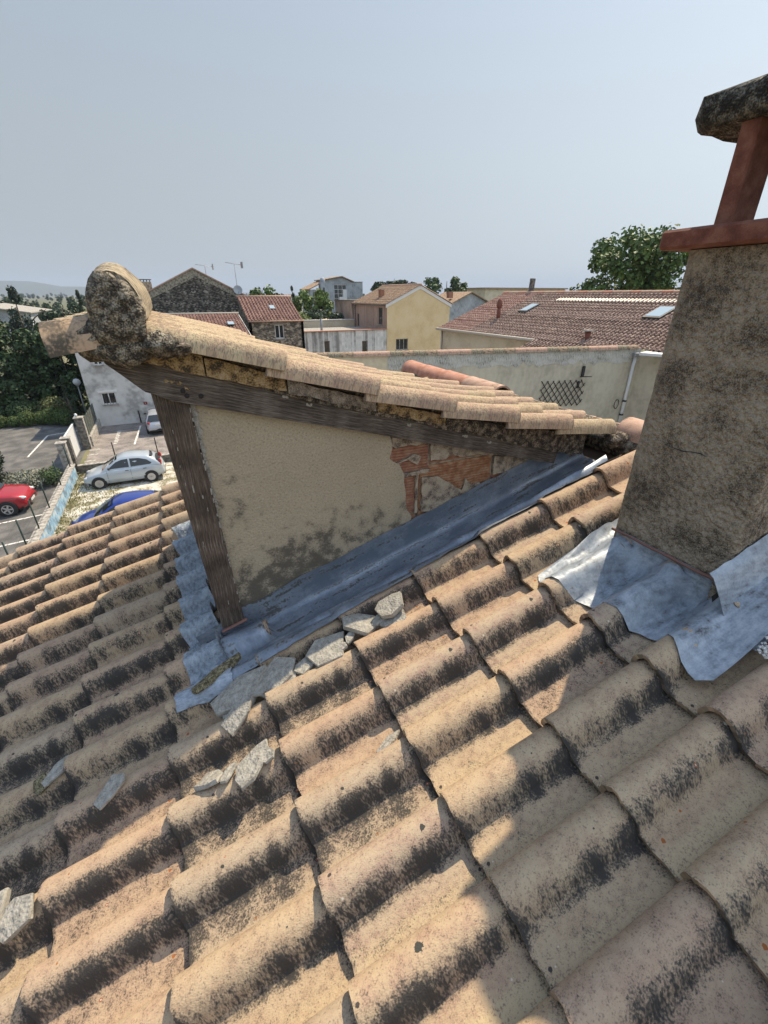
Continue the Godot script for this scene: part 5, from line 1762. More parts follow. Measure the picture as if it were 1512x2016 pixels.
func build_town():
	var R := Vector3(1, 0, 0)
	var B := Vector3(0, 0, -1)
	var roof_brown := tmat(combo(512, [[921, 0.01, 4, 0.6], [922, 0.12, 3, 0.9, 1, 1, "cell"]], [[0.15, 0.085, 0.052, 0.042], [0.45, 0.2, 0.13, 0.102], [0.7, 0.33, 0.228, 0.18], [0.95, 0.48, 0.36, 0.29]], 0.2), 0.35, 0.9)
	var roof_dark := tmat(combo(512, [[923, 0.01, 4, 0.6], [924, 0.12, 3, 0.9, 1, 1, "cell"]], [[0.15, 0.06, 0.03, 0.025], [0.45, 0.15, 0.07, 0.058], [0.7, 0.24, 0.13, 0.105], [0.95, 0.38, 0.24, 0.19]], 0.2), 0.35, 0.9)
	var roof_red := tmat(combo(512, [[925, 0.01, 4, 0.6], [926, 0.12, 3, 1.0, 1, 1, "cell"]], [[0.15, 0.12, 0.058, 0.046], [0.45, 0.27, 0.14, 0.108], [0.7, 0.38, 0.23, 0.18], [0.95, 0.5, 0.37, 0.3]], 0.2), 0.35, 0.9)
	var roof_ochre := tmat(combo(512, [[927, 0.01, 4, 0.6], [928, 0.12, 3, 1.0, 1, 1, "cell"]], [[0.15, 0.13, 0.075, 0.045], [0.45, 0.31, 0.2, 0.125], [0.7, 0.42, 0.29, 0.19], [0.95, 0.5, 0.38, 0.27]], 0.2), 0.35, 0.9)
	var stone_dark := tmat(combo(512, [[931, 0.035, 1, 0.9, 1, 2, "cell"], [932, 0.035, 1, 0.5, 1, 2, "edge"], [933, 0.008, 4, 0.5]], [[0.1, 0.035, 0.03, 0.025], [0.4, 0.1, 0.087, 0.07], [0.65, 0.17, 0.15, 0.12], [0.95, 0.36, 0.33, 0.28]], 0.2), 0.28, 0.95, M.rough, 1.0)
	var stone_light := tmat(combo(512, [[934, 0.03, 1, 0.9, 1, 2, "cell"], [935, 0.03, 1, 0.5, 1, 2, "edge"], [936, 0.01, 4, 0.4]], [[0.1, 0.07, 0.058, 0.045], [0.4, 0.19, 0.16, 0.12], [0.65, 0.28, 0.24, 0.19], [0.95, 0.42, 0.37, 0.3]], 0.2), 0.3, 0.95, M.rough, 1.0)
	var grey_render := tmat(combo(512, [[941, 0.005, 5, 0.9], [942, 0.03, 4, 0.5]], [[0.12, 0.33, 0.32, 0.3], [0.4, 0.54, 0.53, 0.505], [0.75, 0.63, 0.62, 0.595]], 0.08), 0.12, 0.93, M.fine, 0.3)
	var cream := tmat(combo(512, [[943, 0.006, 4, 0.6], [944, 0.05, 3, 0.3]], [[0.15, 0.5, 0.42, 0.3], [0.5, 0.64, 0.55, 0.41], [0.85, 0.69, 0.61, 0.47]], 0.08), 0.15, 0.93)
	var yellow := tmat(combo(512, [[945, 0.006, 4, 0.6], [946, 0.05, 3, 0.3]], [[0.15, 0.6, 0.46, 0.24], [0.5, 0.7, 0.55, 0.31], [0.85, 0.74, 0.6, 0.37]], 0.08), 0.15, 0.93)
	var pinkish := uvmat(streak_texture(947, Vector3(0.42, 0.3, 0.24), Vector3(0.2, 0.12, 0.095), 0.8, 1.1), 0.93)
	var streaky := uvmat(streak_texture(957, Vector3(0.64, 0.63, 0.595), Vector3(0.17, 0.165, 0.15), 0.9, 1.0), 0.93)
	var bluish := tmat(combo(512, [[961, 0.01, 4, 0.5, 1, 1], [962, 0.03, 3, 0.7, 6, 1]], [[0.12, 0.2, 0.215, 0.235], [0.45, 0.36, 0.385, 0.415], [0.8, 0.46, 0.49, 0.52]], 0.08), 0.08, 0.92)
	M.shutter = mat(lin(0.2, 0.17, 0.15), 0.8)
	# --- the pale rendered house beside the car park
	var h := thing("rendered_house", "pale grey rendered house with barred window by the car park", "house")
	var o := Vector3(-6.1, 0, -39.4)
	var holes := [[0.86, 1.62, 1.82, 2.5], [0.95, 4.5, 1.55, 5.25], [6.0, 1.2, 7.0, 2.6], [6.0, 3.8, 7.0, 5.0]]
	facade(h, "front_wall", o, R, 12.6, 6.0, holes, Vector3(0, 0, 1), grey_render)
	facade(h, "side_wall", o, B, 6.4, 6.0, [], Vector3(-1, 0, 0), grey_render)
	facade(h, "side_wall", o + R * 12.6, B, 10.0, 6.0, [], Vector3(1, 0, 0), grey_render)
	shell(h, "gable", [Vector2(39.4, 5.98), Vector2(45.5, 7.55), Vector2(45.8, 0.0), Vector2(45.7, 5.98)], 6.45, 6.5, grey_render, true)
	for q in holes:
		window(h, o, R, Vector3(0, 0, 1), q, M.white_frame, 2, 1, 0.1, true, q[1] < 3.0)
	for q in [holes[0], holes[1]]:
		# raised white surround
		put("surround", box_mesh(o + Vector3((q[0] + q[2]) * 0.5, q[3] + 0.09, 0.02), Vector3(q[2] - q[0] + 0.3, 0.16, 0.06)), M.white_frame, h)
	roof_part(h, "roof", Vector3(-5.3, 7.6, -45.5), R, Vector3(0, -1.65, 6.2), 11.9, 6.5, roof_dark)
	put("ridge", tube_mesh([Vector3(-5.3, 7.62, -45.5), Vector3(6.5, 7.62, -45.5)], [0.11, 0.11], 10), M.rubble, h)
	put("roof_window", box_mesh(Vector3(5.3, 6.95, -42.4), Vector3(0.6, 0.06, 0.8), Basis(Vector3(1, 0, 0), 0.26)), M.skylight_frame, h)
	put("pane", box_mesh(Vector3(5.3, 6.985, -42.4), Vector3(0.5, 0.03, 0.68), Basis(Vector3(1, 0, 0), 0.26)), M.sky_pane, h.get_node("roof_window"))
	put("number_sign", box_mesh(Vector3(-2.4, 1.48, -39.38), Vector3(0.26, 0.22, 0.03)), M.red_sign, h)
	var tm := TextMesh.new()
	tm.text = "1"
	tm.font_size = 16
	tm.pixel_size = 0.009
	tm.depth = 0.006
	var tx := put("digit", tm, M.white_frame, h.get_node("number_sign"))
	tx.position = Vector3(-2.4, 1.48, -39.36)
	put("drain_pipe", tube_mesh([Vector3(-3.02, 0.0, -39.33), Vector3(-3.02, 0.9, -39.33), Vector3(-3.05, 0.95, -39.36)], [0.04, 0.04, 0.05], 8), M.black, h)
	# --- stone gable house behind it
	h = thing("stone_gable_house", "tall dark rubble-stone gable with pale capped verges", "house")
	shell(h, "gable_wall", [Vector2(-2.6, 0), Vector2(10.0, 0), Vector2(10.0, 8.15), Vector2(3.63, 11.35), Vector2(-2.6, 8.4)], -60.0, -52.0, stone_dark)
	var pale := tmat(combo(256, [[971, 0.03, 4, 1.0]], [[0.2, 0.14, 0.12, 0.09], [0.5, 0.28, 0.25, 0.19], [0.8, 0.4, 0.35, 0.27]], 0.15), 0.5, 0.95)
	for q in [[Vector2(-2.7, 8.4), Vector2(3.63, 11.4)], [Vector2(3.63, 11.4), Vector2(10.1, 8.15)]]:
		var a: Vector2 = q[0]
		var b: Vector2 = q[1]
		shell(h, "verge_band", [a + Vector2(0, -0.55), b + Vector2(0, -0.55 if b.y < 11 else -0.75), b, a], -52.02, -51.96, pale)
		shell(h, "verge_tiles", [a, b, b + Vector2(0, 0.12), a + Vector2(0, 0.12)], -60.2, -51.85, M.pink_pale)
	put("chimney", box_mesh(Vector3(-0.9, 9.75, -54.5), Vector3(1.3, 1.1, 0.7)), pale, h)
	for i in 5:
		put("chimney_pillar", box_mesh(Vector3(-1.45 + 0.27 * i, 10.37, -54.5), Vector3(0.08, 0.14, 0.6)), M.concrete_dark, h.get_node("chimney"))
	put("chimney_lid", box_mesh(Vector3(-0.9, 10.48, -54.5), Vector3(1.4, 0.07, 0.8)), M.concrete_dark, h.get_node("chimney"))
	antenna("tall television antenna standing against the stone gable", Vector3(7.55, 7.6, -51.4), 4.3, 9, 0.25)
	antenna("small television antenna on top of the stone gable", Vector3(5.0, 10.8, -54.0), 1.0, 5, 0.1)
	h = thing("satellite_dish", "grey satellite dish on the antenna mast by the stone gable", "satellite dish", Vector3(7.55, 9.55, -51.2))
	var st := beg(true)
	lathe(st, [Vector2(0.0, 0.0), Vector2(0.25, 0.03), Vector2(0.42, 0.1), Vector2(0.44, 0.1)], 18, Transform3D(Basis(Vector3(1, 0, 0), 1.2), Vector3.ZERO))
	put("dish", fin(st), M.grey_metal, h)
	put("arm", tube_mesh([Vector3(0, -0.3, 0.1), Vector3(0, -0.1, 0.5)], [0.02, 0.02], 5), M.grey_metal, h)
	# --- small stone house with red-brown tiles
	h = thing("stone_cottage", "small stone house with red-brown tiles and one roof window", "house")
	o = Vector3(7.05, 0, -44.0)
	holes = [[2.3, 5.45, 3.15, 6.65], [2.3, 2.0, 3.2, 3.6]]
	facade(h, "front_wall", o, R, 5.05, 6.95, holes, Vector3(0, 0, 1), stone_light, 0.3)
	for q in holes:
		window(h, o, R, Vector3(0, 0, 1), q, M.white_frame, 2, 1, 0.15, true)
		put("lintel", box_mesh(o + Vector3((q[0] + q[2]) * 0.5, q[3] + 0.1, 0.01), Vector3(q[2] - q[0] + 0.4, 0.2, 0.06)), M.grey_block, h)
	shell(h, "side_wall", [Vector2(44.0, 0), Vector2(48.5, 0), Vector2(48.5, 8.85), Vector2(44.0, 6.9)], 7.05, 7.3, stone_light, true)
	shell(h, "side_wall", [Vector2(44.0, 0), Vector2(48.5, 0), Vector2(48.5, 8.85), Vector2(44.0, 6.9)], 11.85, 12.1, stone_light, true)
	roof_part(h, "roof", Vector3(6.95, 8.95, -48.5), R, Vector3(0, -1.95, 4.75), 5.25, 5.15, roof_dark, 0.3, 0.42, 0.09)
	put("ridge", tube_mesh([Vector3(6.9, 8.98, -48.5), Vector3(12.25, 8.98, -48.5)], [0.12, 0.12], 10), M.pink_pale, h)
	put("roof_window", box_mesh(Vector3(9.75, 8.06, -46.2), Vector3(0.55, 0.08, 0.78), Basis(Vector3(1, 0, 0), 0.39)), M.skylight_frame, h)
	put("pane", box_mesh(Vector3(9.75, 8.10, -46.18), Vector3(0.45, 0.04, 0.66), Basis(Vector3(1, 0, 0), 0.39)), M.sky_pane, h.get_node("roof_window"))
	put("gutter", tube_mesh([Vector3(7.0, 6.98, -43.75), Vector3(12.15, 6.98, -43.75)], [0.07, 0.07], 8), M.pink_pale, h)
	# --- long white wall with drip stains
	h = thing("stained_white_building", "flat-topped white building streaked with black drip stains", "building")
	o = Vector3(12.6, 0, -48.0)
	holes = [[2.72, 3.5, 3.35, 4.7], [7.1, 3.35, 7.78, 4.55]]
	facade(h, "front_wall", o, R, 10.12, 5.65, holes, Vector3(0, 0, 1), streaky, 0.25)
	for q in holes:
		window(h, o, R, Vector3(0, 0, 1), q, M.concrete, 1, 1, 0.2, true)
	put("coping", box_mesh(Vector3(17.66, 5.69, -48.1), Vector3(10.1, 0.07, 0.5)), M.pink_tile, h)
	put("flat_roof", box_mesh(Vector3(17.66, 5.4, -52.5), Vector3(10.1, 0.1, 8.6)), M.concrete, h)
	h = thing("cream_annex", "low cream parapet building with a grey vent pipe behind the white one", "building")
	put("walls", box_mesh(Vector3(17.8, 3.1, -60.5), Vector3(10.4, 6.2, 5.0)), cream, h)
	put("coping", box_mesh(Vector3(17.8, 6.26, -58.1), Vector3(10.6, 0.1, 0.4)), M.white_frame, h)
	put("vent_pipe", tube_mesh([Vector3(15.9, 5.4, -50.5), Vector3(15.9, 6.75, -50.5)], [0.13, 0.13], 10), M.grey_metal, h)
	# --- yellow gabled house
	h = thing("yellow_house", "yellow gabled house with a stained pink side wall", "house")
	o = Vector3(22.75, 0, -48.0)
	holes = [[1.15, 3.4, 2.7, 4.6]]
	facade(h, "gable_front", o, R, 8.15, 8.22, holes, Vector3(0, 0, 1), yellow, 0.25)
	window(h, o, R, Vector3(0, 0, 1), holes[0], M.concrete, 3, 1, 0.12, true)
	shell(h, "gable_top", [Vector2(22.75, 8.22), Vector2(30.9, 8.22), Vector2(26.85, 10.0)], -48.2, -48.0, yellow)
	for q in [[Vector2(22.6, 8.18), Vector2(26.85, 10.08)], [Vector2(26.85, 10.08), Vector2(31.1, 8.15)]]:
		var a: Vector2 = q[0]
		var b: Vector2 = q[1]
		shell(h, "verge_band", [a + Vector2(0, -0.34), b + Vector2(0, -0.34), b, a], -48.02, -47.93, M.white_frame)
	var so := Vector3(22.75, 0, -48.0)
	holes = [[1.2, 6.05, 2.35, 7.85], [8.2, 5.5, 8.9, 7.0]]
	facade(h, "side_wall", so, B, 10.0, 8.22, holes, Vector3(-1, 0, 0), pinkish, 0.25)
	for q in holes:
		window(h, so, B, Vector3(-1, 0, 0), q, M.shutter, 2, 1, 0.1, true)
	facade(h, "side_wall", Vector3(30.9, 0, -48), B, 10.0, 8.22, [], Vector3(1, 0, 0), yellow)
	roof_part(h, "roof", Vector3(26.85, 10.1, -47.85), B, Vector3(-4.35, -1.93, 0), 10.4, 4.8, roof_ochre, 0.32, 0.42, 0.09)
	roof_part(h, "roof", Vector3(26.85, 10.1, -47.85), B, Vector3(4.35, -1.93, 0), 10.4, 4.8, roof_ochre, 0.32, 0.42, 0.09)
	put("ridge", tube_mesh([Vector3(26.85, 10.14, -47.8), Vector3(26.85, 10.14, -58.2)], [0.13, 0.13], 8), M.pink_pale, h)
	put("chimney", box_mesh(Vector3(24.1, 9.2, -52.4), Vector3(0.5, 0.9, 0.6)), M.brick, h)
	put("chimney_lid", box_mesh(Vector3(24.1, 9.69, -52.4), Vector3(0.62, 0.07, 0.72)), M.concrete, h.get_node("chimney"))
	put("downpipe", tube_mesh([Vector3(22.66, 8.0, -57.4), Vector3(22.66, 2.0, -57.4)], [0.06, 0.06], 6), M.concrete_dark, h)
	put("gutter", tube_mesh([Vector3(22.45, 8.12, -47.9), Vector3(22.45, 8.12, -58.0)], [0.07, 0.07], 6), M.concrete_dark, h)
	h = thing("pinkish_annex", "narrow pinkish building joined to the far end of the yellow house", "building")
	put("walls", box_mesh(Vector3(25.6, 4.2, -61.5), Vector3(6.0, 8.4, 6.6)), M.render_pink, h)
	put("coping", box_mesh(Vector3(25.6, 8.46, -61.5), Vector3(6.2, 0.12, 6.8)), M.concrete_dark, h)
	# --- grey mill with tall glazing
	h = thing("grey_mill", "tall grey weathered mill building with a tall glazed bay", "building")
	o = Vector3(29.6, 0, -90.0)
	holes = [[1.7, 7.7, 4.25, 10.85], [0.4, 3.6, 0.8, 5.4], [4.6, 4.6, 5.0, 5.5]]
	facade(h, "front_wall", o, R, 5.4, 11.1, holes, Vector3(0, 0, 1), bluish, 0.3)
	window(h, o, R, Vector3(0, 0, 1), holes[0], M.white_frame, 3, 4, 0.1, false)
	window(h, o, R, Vector3(0, 0, 1), holes[1], M.concrete_dark, 1, 1, 0.2, false)
	window(h, o, R, Vector3(0, 0, 1), holes[2], M.concrete_dark, 1, 1, 0.2, false)
	put("blank_panel", box_mesh(o + Vector3(3.9, 8.9, 0.02), Vector3(0.75, 2.2, 0.1)), M.white_metal, h)
	put("blank_panel", box_mesh(o + Vector3(3.1, 8.2, 0.03), Vector3(0.8, 1.1, 0.1)), M.white_metal, h)
	shell(h, "gable_top", [Vector2(29.6, 11.1), Vector2(35.0, 11.1), Vector2(35.0, 11.35), Vector2(32.9, 12.15), Vector2(29.6, 11.6)], -96.0, -90.0, bluish)
	shell(h, "roof_edge", [Vector2(29.3, 11.6), Vector2(32.9, 12.2), Vector2(35.4, 11.3), Vector2(35.4, 11.45), Vector2(32.9, 12.35), Vector2(29.3, 11.75)], -96.2, -89.6, roof_ochre)
	facade(h, "right_wing", Vector3(35.0, 0, -91.0), R, 2.7, 11.35, [], Vector3(0, 0, 1), bluish)
	put("right_wing_roof", box_mesh(Vector3(36.35, 11.4, -94.0), Vector3(2.8, 0.1, 6.2)), M.concrete, h)
	put("buttress", box_mesh(Vector3(28.95, 5.6, -89.7), Vector3(1.1, 11.2, 1.6)), bluish, h)
	put("buttress_cap", lump(Vector3(0.5, 0.7, 0.7), 9, 0.05), bluish, h.get_node("buttress")).position = Vector3(28.95, 11.4, -89.7)
	for y in [4.4, 7.6, 9.8]:
		put("slit", box_mesh(Vector3(28.9, y, -88.88), Vector3(0.3, 1.1, 0.06)), M.dark_glass, h)
	put("left_wing", box_mesh(Vector3(27.6, 5.0, -93.0), Vector3(2.2, 10.0, 6.0)), bluish, h)
	shell(h, "left_wing_roof", [Vector2(26.2, 9.9), Vector2(29.4, 11.3), Vector2(29.4, 11.45), Vector2(26.2, 10.08)], -96.2, -89.8, roof_ochre)
	# --- house with the wide tiled roof
	h = thing("wide_roof_house", "cream house under a wide brown tiled roof with roof windows", "house")
	var dn := Vector3(-5.6, -2.2, 0).normalized()
	facade(h, "eave_wall", Vector3(18.25, 0, -29.3), Vector3(0, 0, 1), 10.1, 6.95, [], Vector3(-1, 0, 0), cream)
	shell(h, "gable_wall", [Vector2(18.25, 0), Vector2(29.0, 0), Vector2(29.0, 6.9), Vector2(23.6, 9.05), Vector2(18.25, 6.95)], -29.3, -29.05, cream)
	shell(h, "gable_wall", [Vector2(19.2, 0), Vector2(29.0, 0), Vector2(29.0, 6.9), Vector2(23.6, 9.05), Vector2(19.2, 7.35)], -9.0, -8.8, cream)
	put("step_wall", box_mesh(Vector3(17.0, 3.1, -19.1), Vector3(2.4, 6.2, 0.2)), cream, h)
	roof_part(h, "red_roof", Vector3(23.6, 9.2, -25.6), B, dn, 3.9, 6.05, roof_red, 0.23, 0.36, 0.08)
	roof_part(h, "roof", Vector3(23.6, 9.2, -19.1), B, dn, 6.5, 6.05, roof_brown, 0.23, 0.36, 0.09)
	roof_part(h, "roof", Vector3(23.6, 9.2, -14.3), B, dn, 5.1, 7.6, roof_brown, 0.23, 0.36, 0.09)
	roof_part(h, "roof", Vector3(23.6, 9.2, -8.8), B, dn, 5.75, 5.9, roof_brown, 0.23, 0.36, 0.09)
	roof_part(h, "roof", Vector3(23.6, 9.2, -8.8), B, Vector3(5.6, -2.2, 0).normalized(), 20.6, 6.0, roof_brown, 0.3, 0.36, 0.07)
	for i in 34:
		var rt := put("ridge_tile", M.ridge_mesh, M.pink_pale if i % 3 else M.pink_tile, h)
		rt.position = Vector3(23.6, 9.2, -8.9 - 0.6 * i)
	put("gutter", tube_mesh([Vector3(17.9, 6.95, -29.4), Vector3(17.9, 6.95, -19.1)], [0.09, 0.09], 8), M.gutter, h)
	put("downpipe", tube_mesh([Vector3(18.05, 6.9, -28.9), Vector3(18.05, 3.0, -28.9)], [0.06, 0.06], 8), M.gutter, h)
	var rb := Basis(Vector3(0, 0, 1), atan2(2.2, 5.6))
	for q in [[21.2, -23.75, 1.15, 0.75], [21.2, -14.9, 1.2, 0.9]]:
		var y: float = 9.2 - (23.6 - q[0]) * 2.2 / 5.6 + 0.12
		var w := put("roof_window", box_mesh(Vector3(q[0], y, q[1]), Vector3(q[2], 0.12, q[3]), rb), M.skylight_frame, h)
		put("pane", box_mesh(Vector3(q[0], y + 0.05, q[1]), Vector3(q[2] - 0.16, 0.06, q[3] - 0.14), rb), M.sky_pane, w)
	# row of clear corrugated tiles
	st = beg(true)
	st.set_smooth_group(-1)
	tile_sheet(st, Vector3(22.75, 8.91, -14.6), B, dn, 8.4, 0.42, true, 0.23, 0.42, 0.07)
	put("clear_tiles", fin(st), M.clear_tiles, h).set_meta("kind", "stuff")
	var vp := put("vent_pipe", tube_mesh([Vector3(19.85, 7.6, -25.0), Vector3(19.85, 8.45, -25.0)], [0.13, 0.12], 10), M.terracotta, h)
	put("cowl", tube_mesh([Vector3(19.85, 8.4, -25.0), Vector3(19.85, 8.5, -25.0), Vector3(19.85, 8.75, -25.0), Vector3(19.85, 8.95, -25.0)], [0.15, 0.19, 0.17, 0.06], 10), M.terracotta, vp)
	vp = put("vent_pipe", tube_mesh([Vector3(18.5, 6.9, -16.4), Vector3(18.5, 7.55, -16.4)], [0.13, 0.13], 10), M.terracotta, h)
	put("cowl", box_mesh(Vector3(18.5, 7.6, -16.4), Vector3(0.45, 0.06, 0.4)), M.concrete, vp)
	put("chimney", box_mesh(Vector3(23.9, 9.65, -26.8), Vector3(0.3, 1.0, 0.22), Basis(Vector3(0, 0, 1), -0.04)), M.concrete_dark, h)
	# --- boundary wall with tile coping
	var wa := Vector3(3.9, 0, -16.34)
	var wb := Vector3(18.0, 0, -13.07)
	var along := (wb - wa).normalized()
	var wout := Vector3(-along.z, 0, along.x)
	if wout.z < 0.0:
		wout = -wout
	h = thing("boundary_wall", "tall rendered boundary wall capped with half-round tiles, wearing a trellis", "wall")
	var ln := (wb - wa).length()
	facade(h, "wall", wa, along, ln, 7.12, [], wout, M.wall_render)
	st = beg()
	var pts := []
	for i in 48:
		pts.append(Vector2(lerpf(3.6, ln, i / 47.0), 6.78 - 0.16 * absf(sin(i * 1.7)) - 0.12 * absf(sin(i * 0.6 + 1.0))))
	pts.append(Vector2(ln, 7.12))
	pts.append(Vector2(3.6, 7.12))
	prism(st, PackedVector2Array(pts), 0.004, 0.014, Transform3D(Basis(along, Vector3.UP, wout), wa))
	put("white_render_band", fin(st), uvlessstreak(), h)
	st = beg()
	prism(st, PackedVector2Array([Vector2(0.0, 3.0), Vector2(3.5, 3.0), Vector2(3.55, 7.1), Vector2(0.0, 7.1)]), 0.003, 0.012, Transform3D(Basis(along, Vector3.UP, wout), wa))
	put("cream_patch", fin(st), cream, h)
	var cap := half_round(0.5, 0.17, 0.155, 0.02, PI, 8)
	var nn := int(ln / 0.46)
	var face := Basis(Vector3(along.z, 0, -along.x), Vector3.UP, -along)
	for i in nn:
		var t := put("coping_tile", cap, [M.pink_pale, M.lichen_tile, M.pink_pale, M.front_tile, M.pink_pale, M.lichen_tile, M.front_tile][(i * 5) % 7], h)
		t.transform = Transform3D(face * Basis(Vector3(1, 0, 0), 0.02), wa + along * (0.46 * i) + Vector3(0, 7.1, 0) - wout * 0.08)
	# trellis, lamp bracket, hose, pipe on the wall
	var T := func(x: float, y: float) -> Vector3: return wa + along * x + Vector3.UP * y + wout * 0.05
	var tr := thing("trellis", "dark expanding diamond trellis fixed on the boundary wall", "trellis")
	var x0 := (Vector3(13.72, 0, -14.07) - wa).dot(along)
	var run := 2.02
	for s in [1.0, -1.0]:
		for i in range(-4, 9):
			var xa := x0 + i * 0.26
			var a := Vector2(xa, 4.88)
			var b := Vector2(xa + 0.82, 5.95)
			if s < 0.0:
				a = Vector2(xa, 5.95)
				b = Vector2(xa + 0.82, 4.88)
			# keep to the frame
			var d := b - a
			var t0 := clampf((x0 - a.x) / d.x, 0.0, 1.0)
			var t1 := clampf((x0 + run - a.x) / d.x, 0.0, 1.0)
			if t1 - t0 < 0.08:
				continue
			var p := a + d * t0
			var q := a + d * t1
			put("slat", tube_mesh([T.call(p.x, p.y) + wout * 0.015 * s, T.call(q.x, q.y) + wout * 0.015 * s], [0.017, 0.017], 4), M.dark_wood, tr)
	var br := thing("wall_bracket", "blackened iron bracket on the boundary wall above the trellis", "bracket")
	var bx := (Vector3(15.5, 0, -13.65) - wa).dot(along)
	put("plate", box_mesh(T.call(bx, 6.3), Vector3(0.13, 0.42, 0.1), Basis(along, Vector3.UP, wout), 0.03), M.black, br)
	put("arm", tube_mesh([T.call(bx - 0.1, 6.08), T.call(bx + 0.3, 6.1) + wout * 0.2], [0.025, 0.015], 6), M.black, br)
	put("stub", tube_mesh([T.call(bx - 0.12, 5.62), T.call(bx - 0.12, 5.9)], [0.05, 0.05], 6), M.black, br)
	var hs := thing("hose_ring", "small coil of cable hanging on the boundary wall", "cable")
	var hx := (Vector3(17.4, 0, -13.2) - wa).dot(along)
	var ring := []
	var rr := []
	for i in 17:
		ring.append(T.call(hx + 0.1 * cos(TAU * i / 16.0), 4.85 + 0.2 * sin(TAU * i / 16.0)))
		rr.append(0.014)
	put("coil", tube_mesh(ring, rr, 5), M.black, hs)
	var dp := thing("white_downpipe", "white downpipe with dark clips at the corner of the boundary wall", "pipe")
	var dx := (Vector3(17.72, 0, -13.12) - wa).dot(along)
	put("pipe", tube_mesh([T.call(dx, 6.85) + wout * 0.05, T.call(dx, 3.9) + wout * 0.05], [0.065, 0.065], 8), M.white_metal, dp)
	for y in [4.95, 4.35]:
		put("clip", tube_mesh([T.call(dx, y) + wout * 0.05, T.call(dx, y + 0.07) + wout * 0.05], [0.085, 0.085], 8), M.black, dp)
	put("hopper", box_mesh(T.call(dx, 6.9) + wout * 0.08, Vector3(0.26, 0.16, 0.2), Basis(along, Vector3.UP, wout), 0.02), M.grey_metal, dp)
	# --- annex at the end of the wall
	h = thing("render_annex", "rendered annex with a zinc-edged flat roof beside the boundary wall", "building")
	facade(h, "front_wall", Vector3(18.02, 0, -13.1), Vector3(0.35, 0, 0.937), 5.0, 6.95, [], Vector3(-0.937, 0, 0.35), M.wall_render)
	put("roof", box_mesh(Vector3(20.2, 7.0, -11.2), Vector3(4.6, 0.1, 4.6), Basis(Vector3(0, 1, 0), 0.36)), M.white_metal, h)
	put("upper_wall", box_mesh(Vector3(20.3, 7.9, -10.6), Vector3(2.0, 1.7, 3.0), Basis(Vector3(0, 1, 0), 0.36)), cream, h)
	put("upper_coping", box_mesh(Vector3(20.3, 8.8, -10.6), Vector3(2.2, 0.12, 3.2), Basis(Vector3(0, 1, 0), 0.36)), M.concrete, h)
	# --- roofs farther off
	h = thing("long_beige_block", "long low beige block far beyond the wide roof", "building")
	put("walls", box_mesh(Vector3(86, 5.2, -104), Vector3(26, 10.4, 12)), cream, h)
	put("roof", box_mesh(Vector3(86, 10.55, -104), Vector3(27, 0.3, 13)), roof_ochre, h)
	h = thing("grey_gabled_house", "small grey gabled house between the yellow house and wide roof", "house")
	shell(h, "walls", [Vector2(45.0, 0), Vector2(53.5, 0), Vector2(53.5, 7.6), Vector2(49.2, 9.4), Vector2(45.0, 7.6)], -78.0, -70.0, bluish)
	shell(h, "roof", [Vector2(44.6, 7.5), Vector2(49.2, 9.45), Vector2(53.9, 7.5), Vector2(53.9, 7.65), Vector2(49.2, 9.62), Vector2(44.6, 7.65)], -78.4, -69.6, roof_ochre)
	put("chimney", box_mesh(Vector3(46.2, 9.1, -72), Vector3(0.8, 1.0, 0.8)), M.brick, h)
	h = thing("grey_shed_roof", "long pale grey shed roof among the distant trees", "building")
	shell(h, "walls", [Vector2(-44, 0), Vector2(-26, 0), Vector2(-26, 5.6), Vector2(-35, 7.0), Vector2(-44, 5.6)], -150.0, -128.0, bluish)
	shell(h, "roof", [Vector2(-44.5, 5.5), Vector2(-35, 7.0), Vector2(-25.5, 5.5), Vector2(-25.5, 5.7), Vector2(-35, 7.25), Vector2(-44.5, 5.7)], -151.0, -127.0, M.concrete)

func uvlessstreak() -> Material:
	return tmat(combo(512, [[981, 0.008, 4, 0.6], [982, 0.04, 3, 0.7, 3, 1]], [[0.1, 0.1, 0.095, 0.085], [0.3, 0.36, 0.345, 0.31], [0.6, 0.5, 0.485, 0.44], [0.9, 0.58, 0.56, 0.52]], 0.1), 0.3, 0.93)

# ------------------------------------------------------------------ plants
func leaf_mat(c: Color, back := 0.5) -> StandardMaterial3D:
	var m := mat(Color.WHITE, 0.62)
	m.vertex_color_use_as_albedo = true
	m.backlight_enabled = true
	m.backlight = Color(c.r * back, c.g * back, c.b * back)
	m.cull_mode = BaseMaterial3D.CULL_DISABLED
	return m

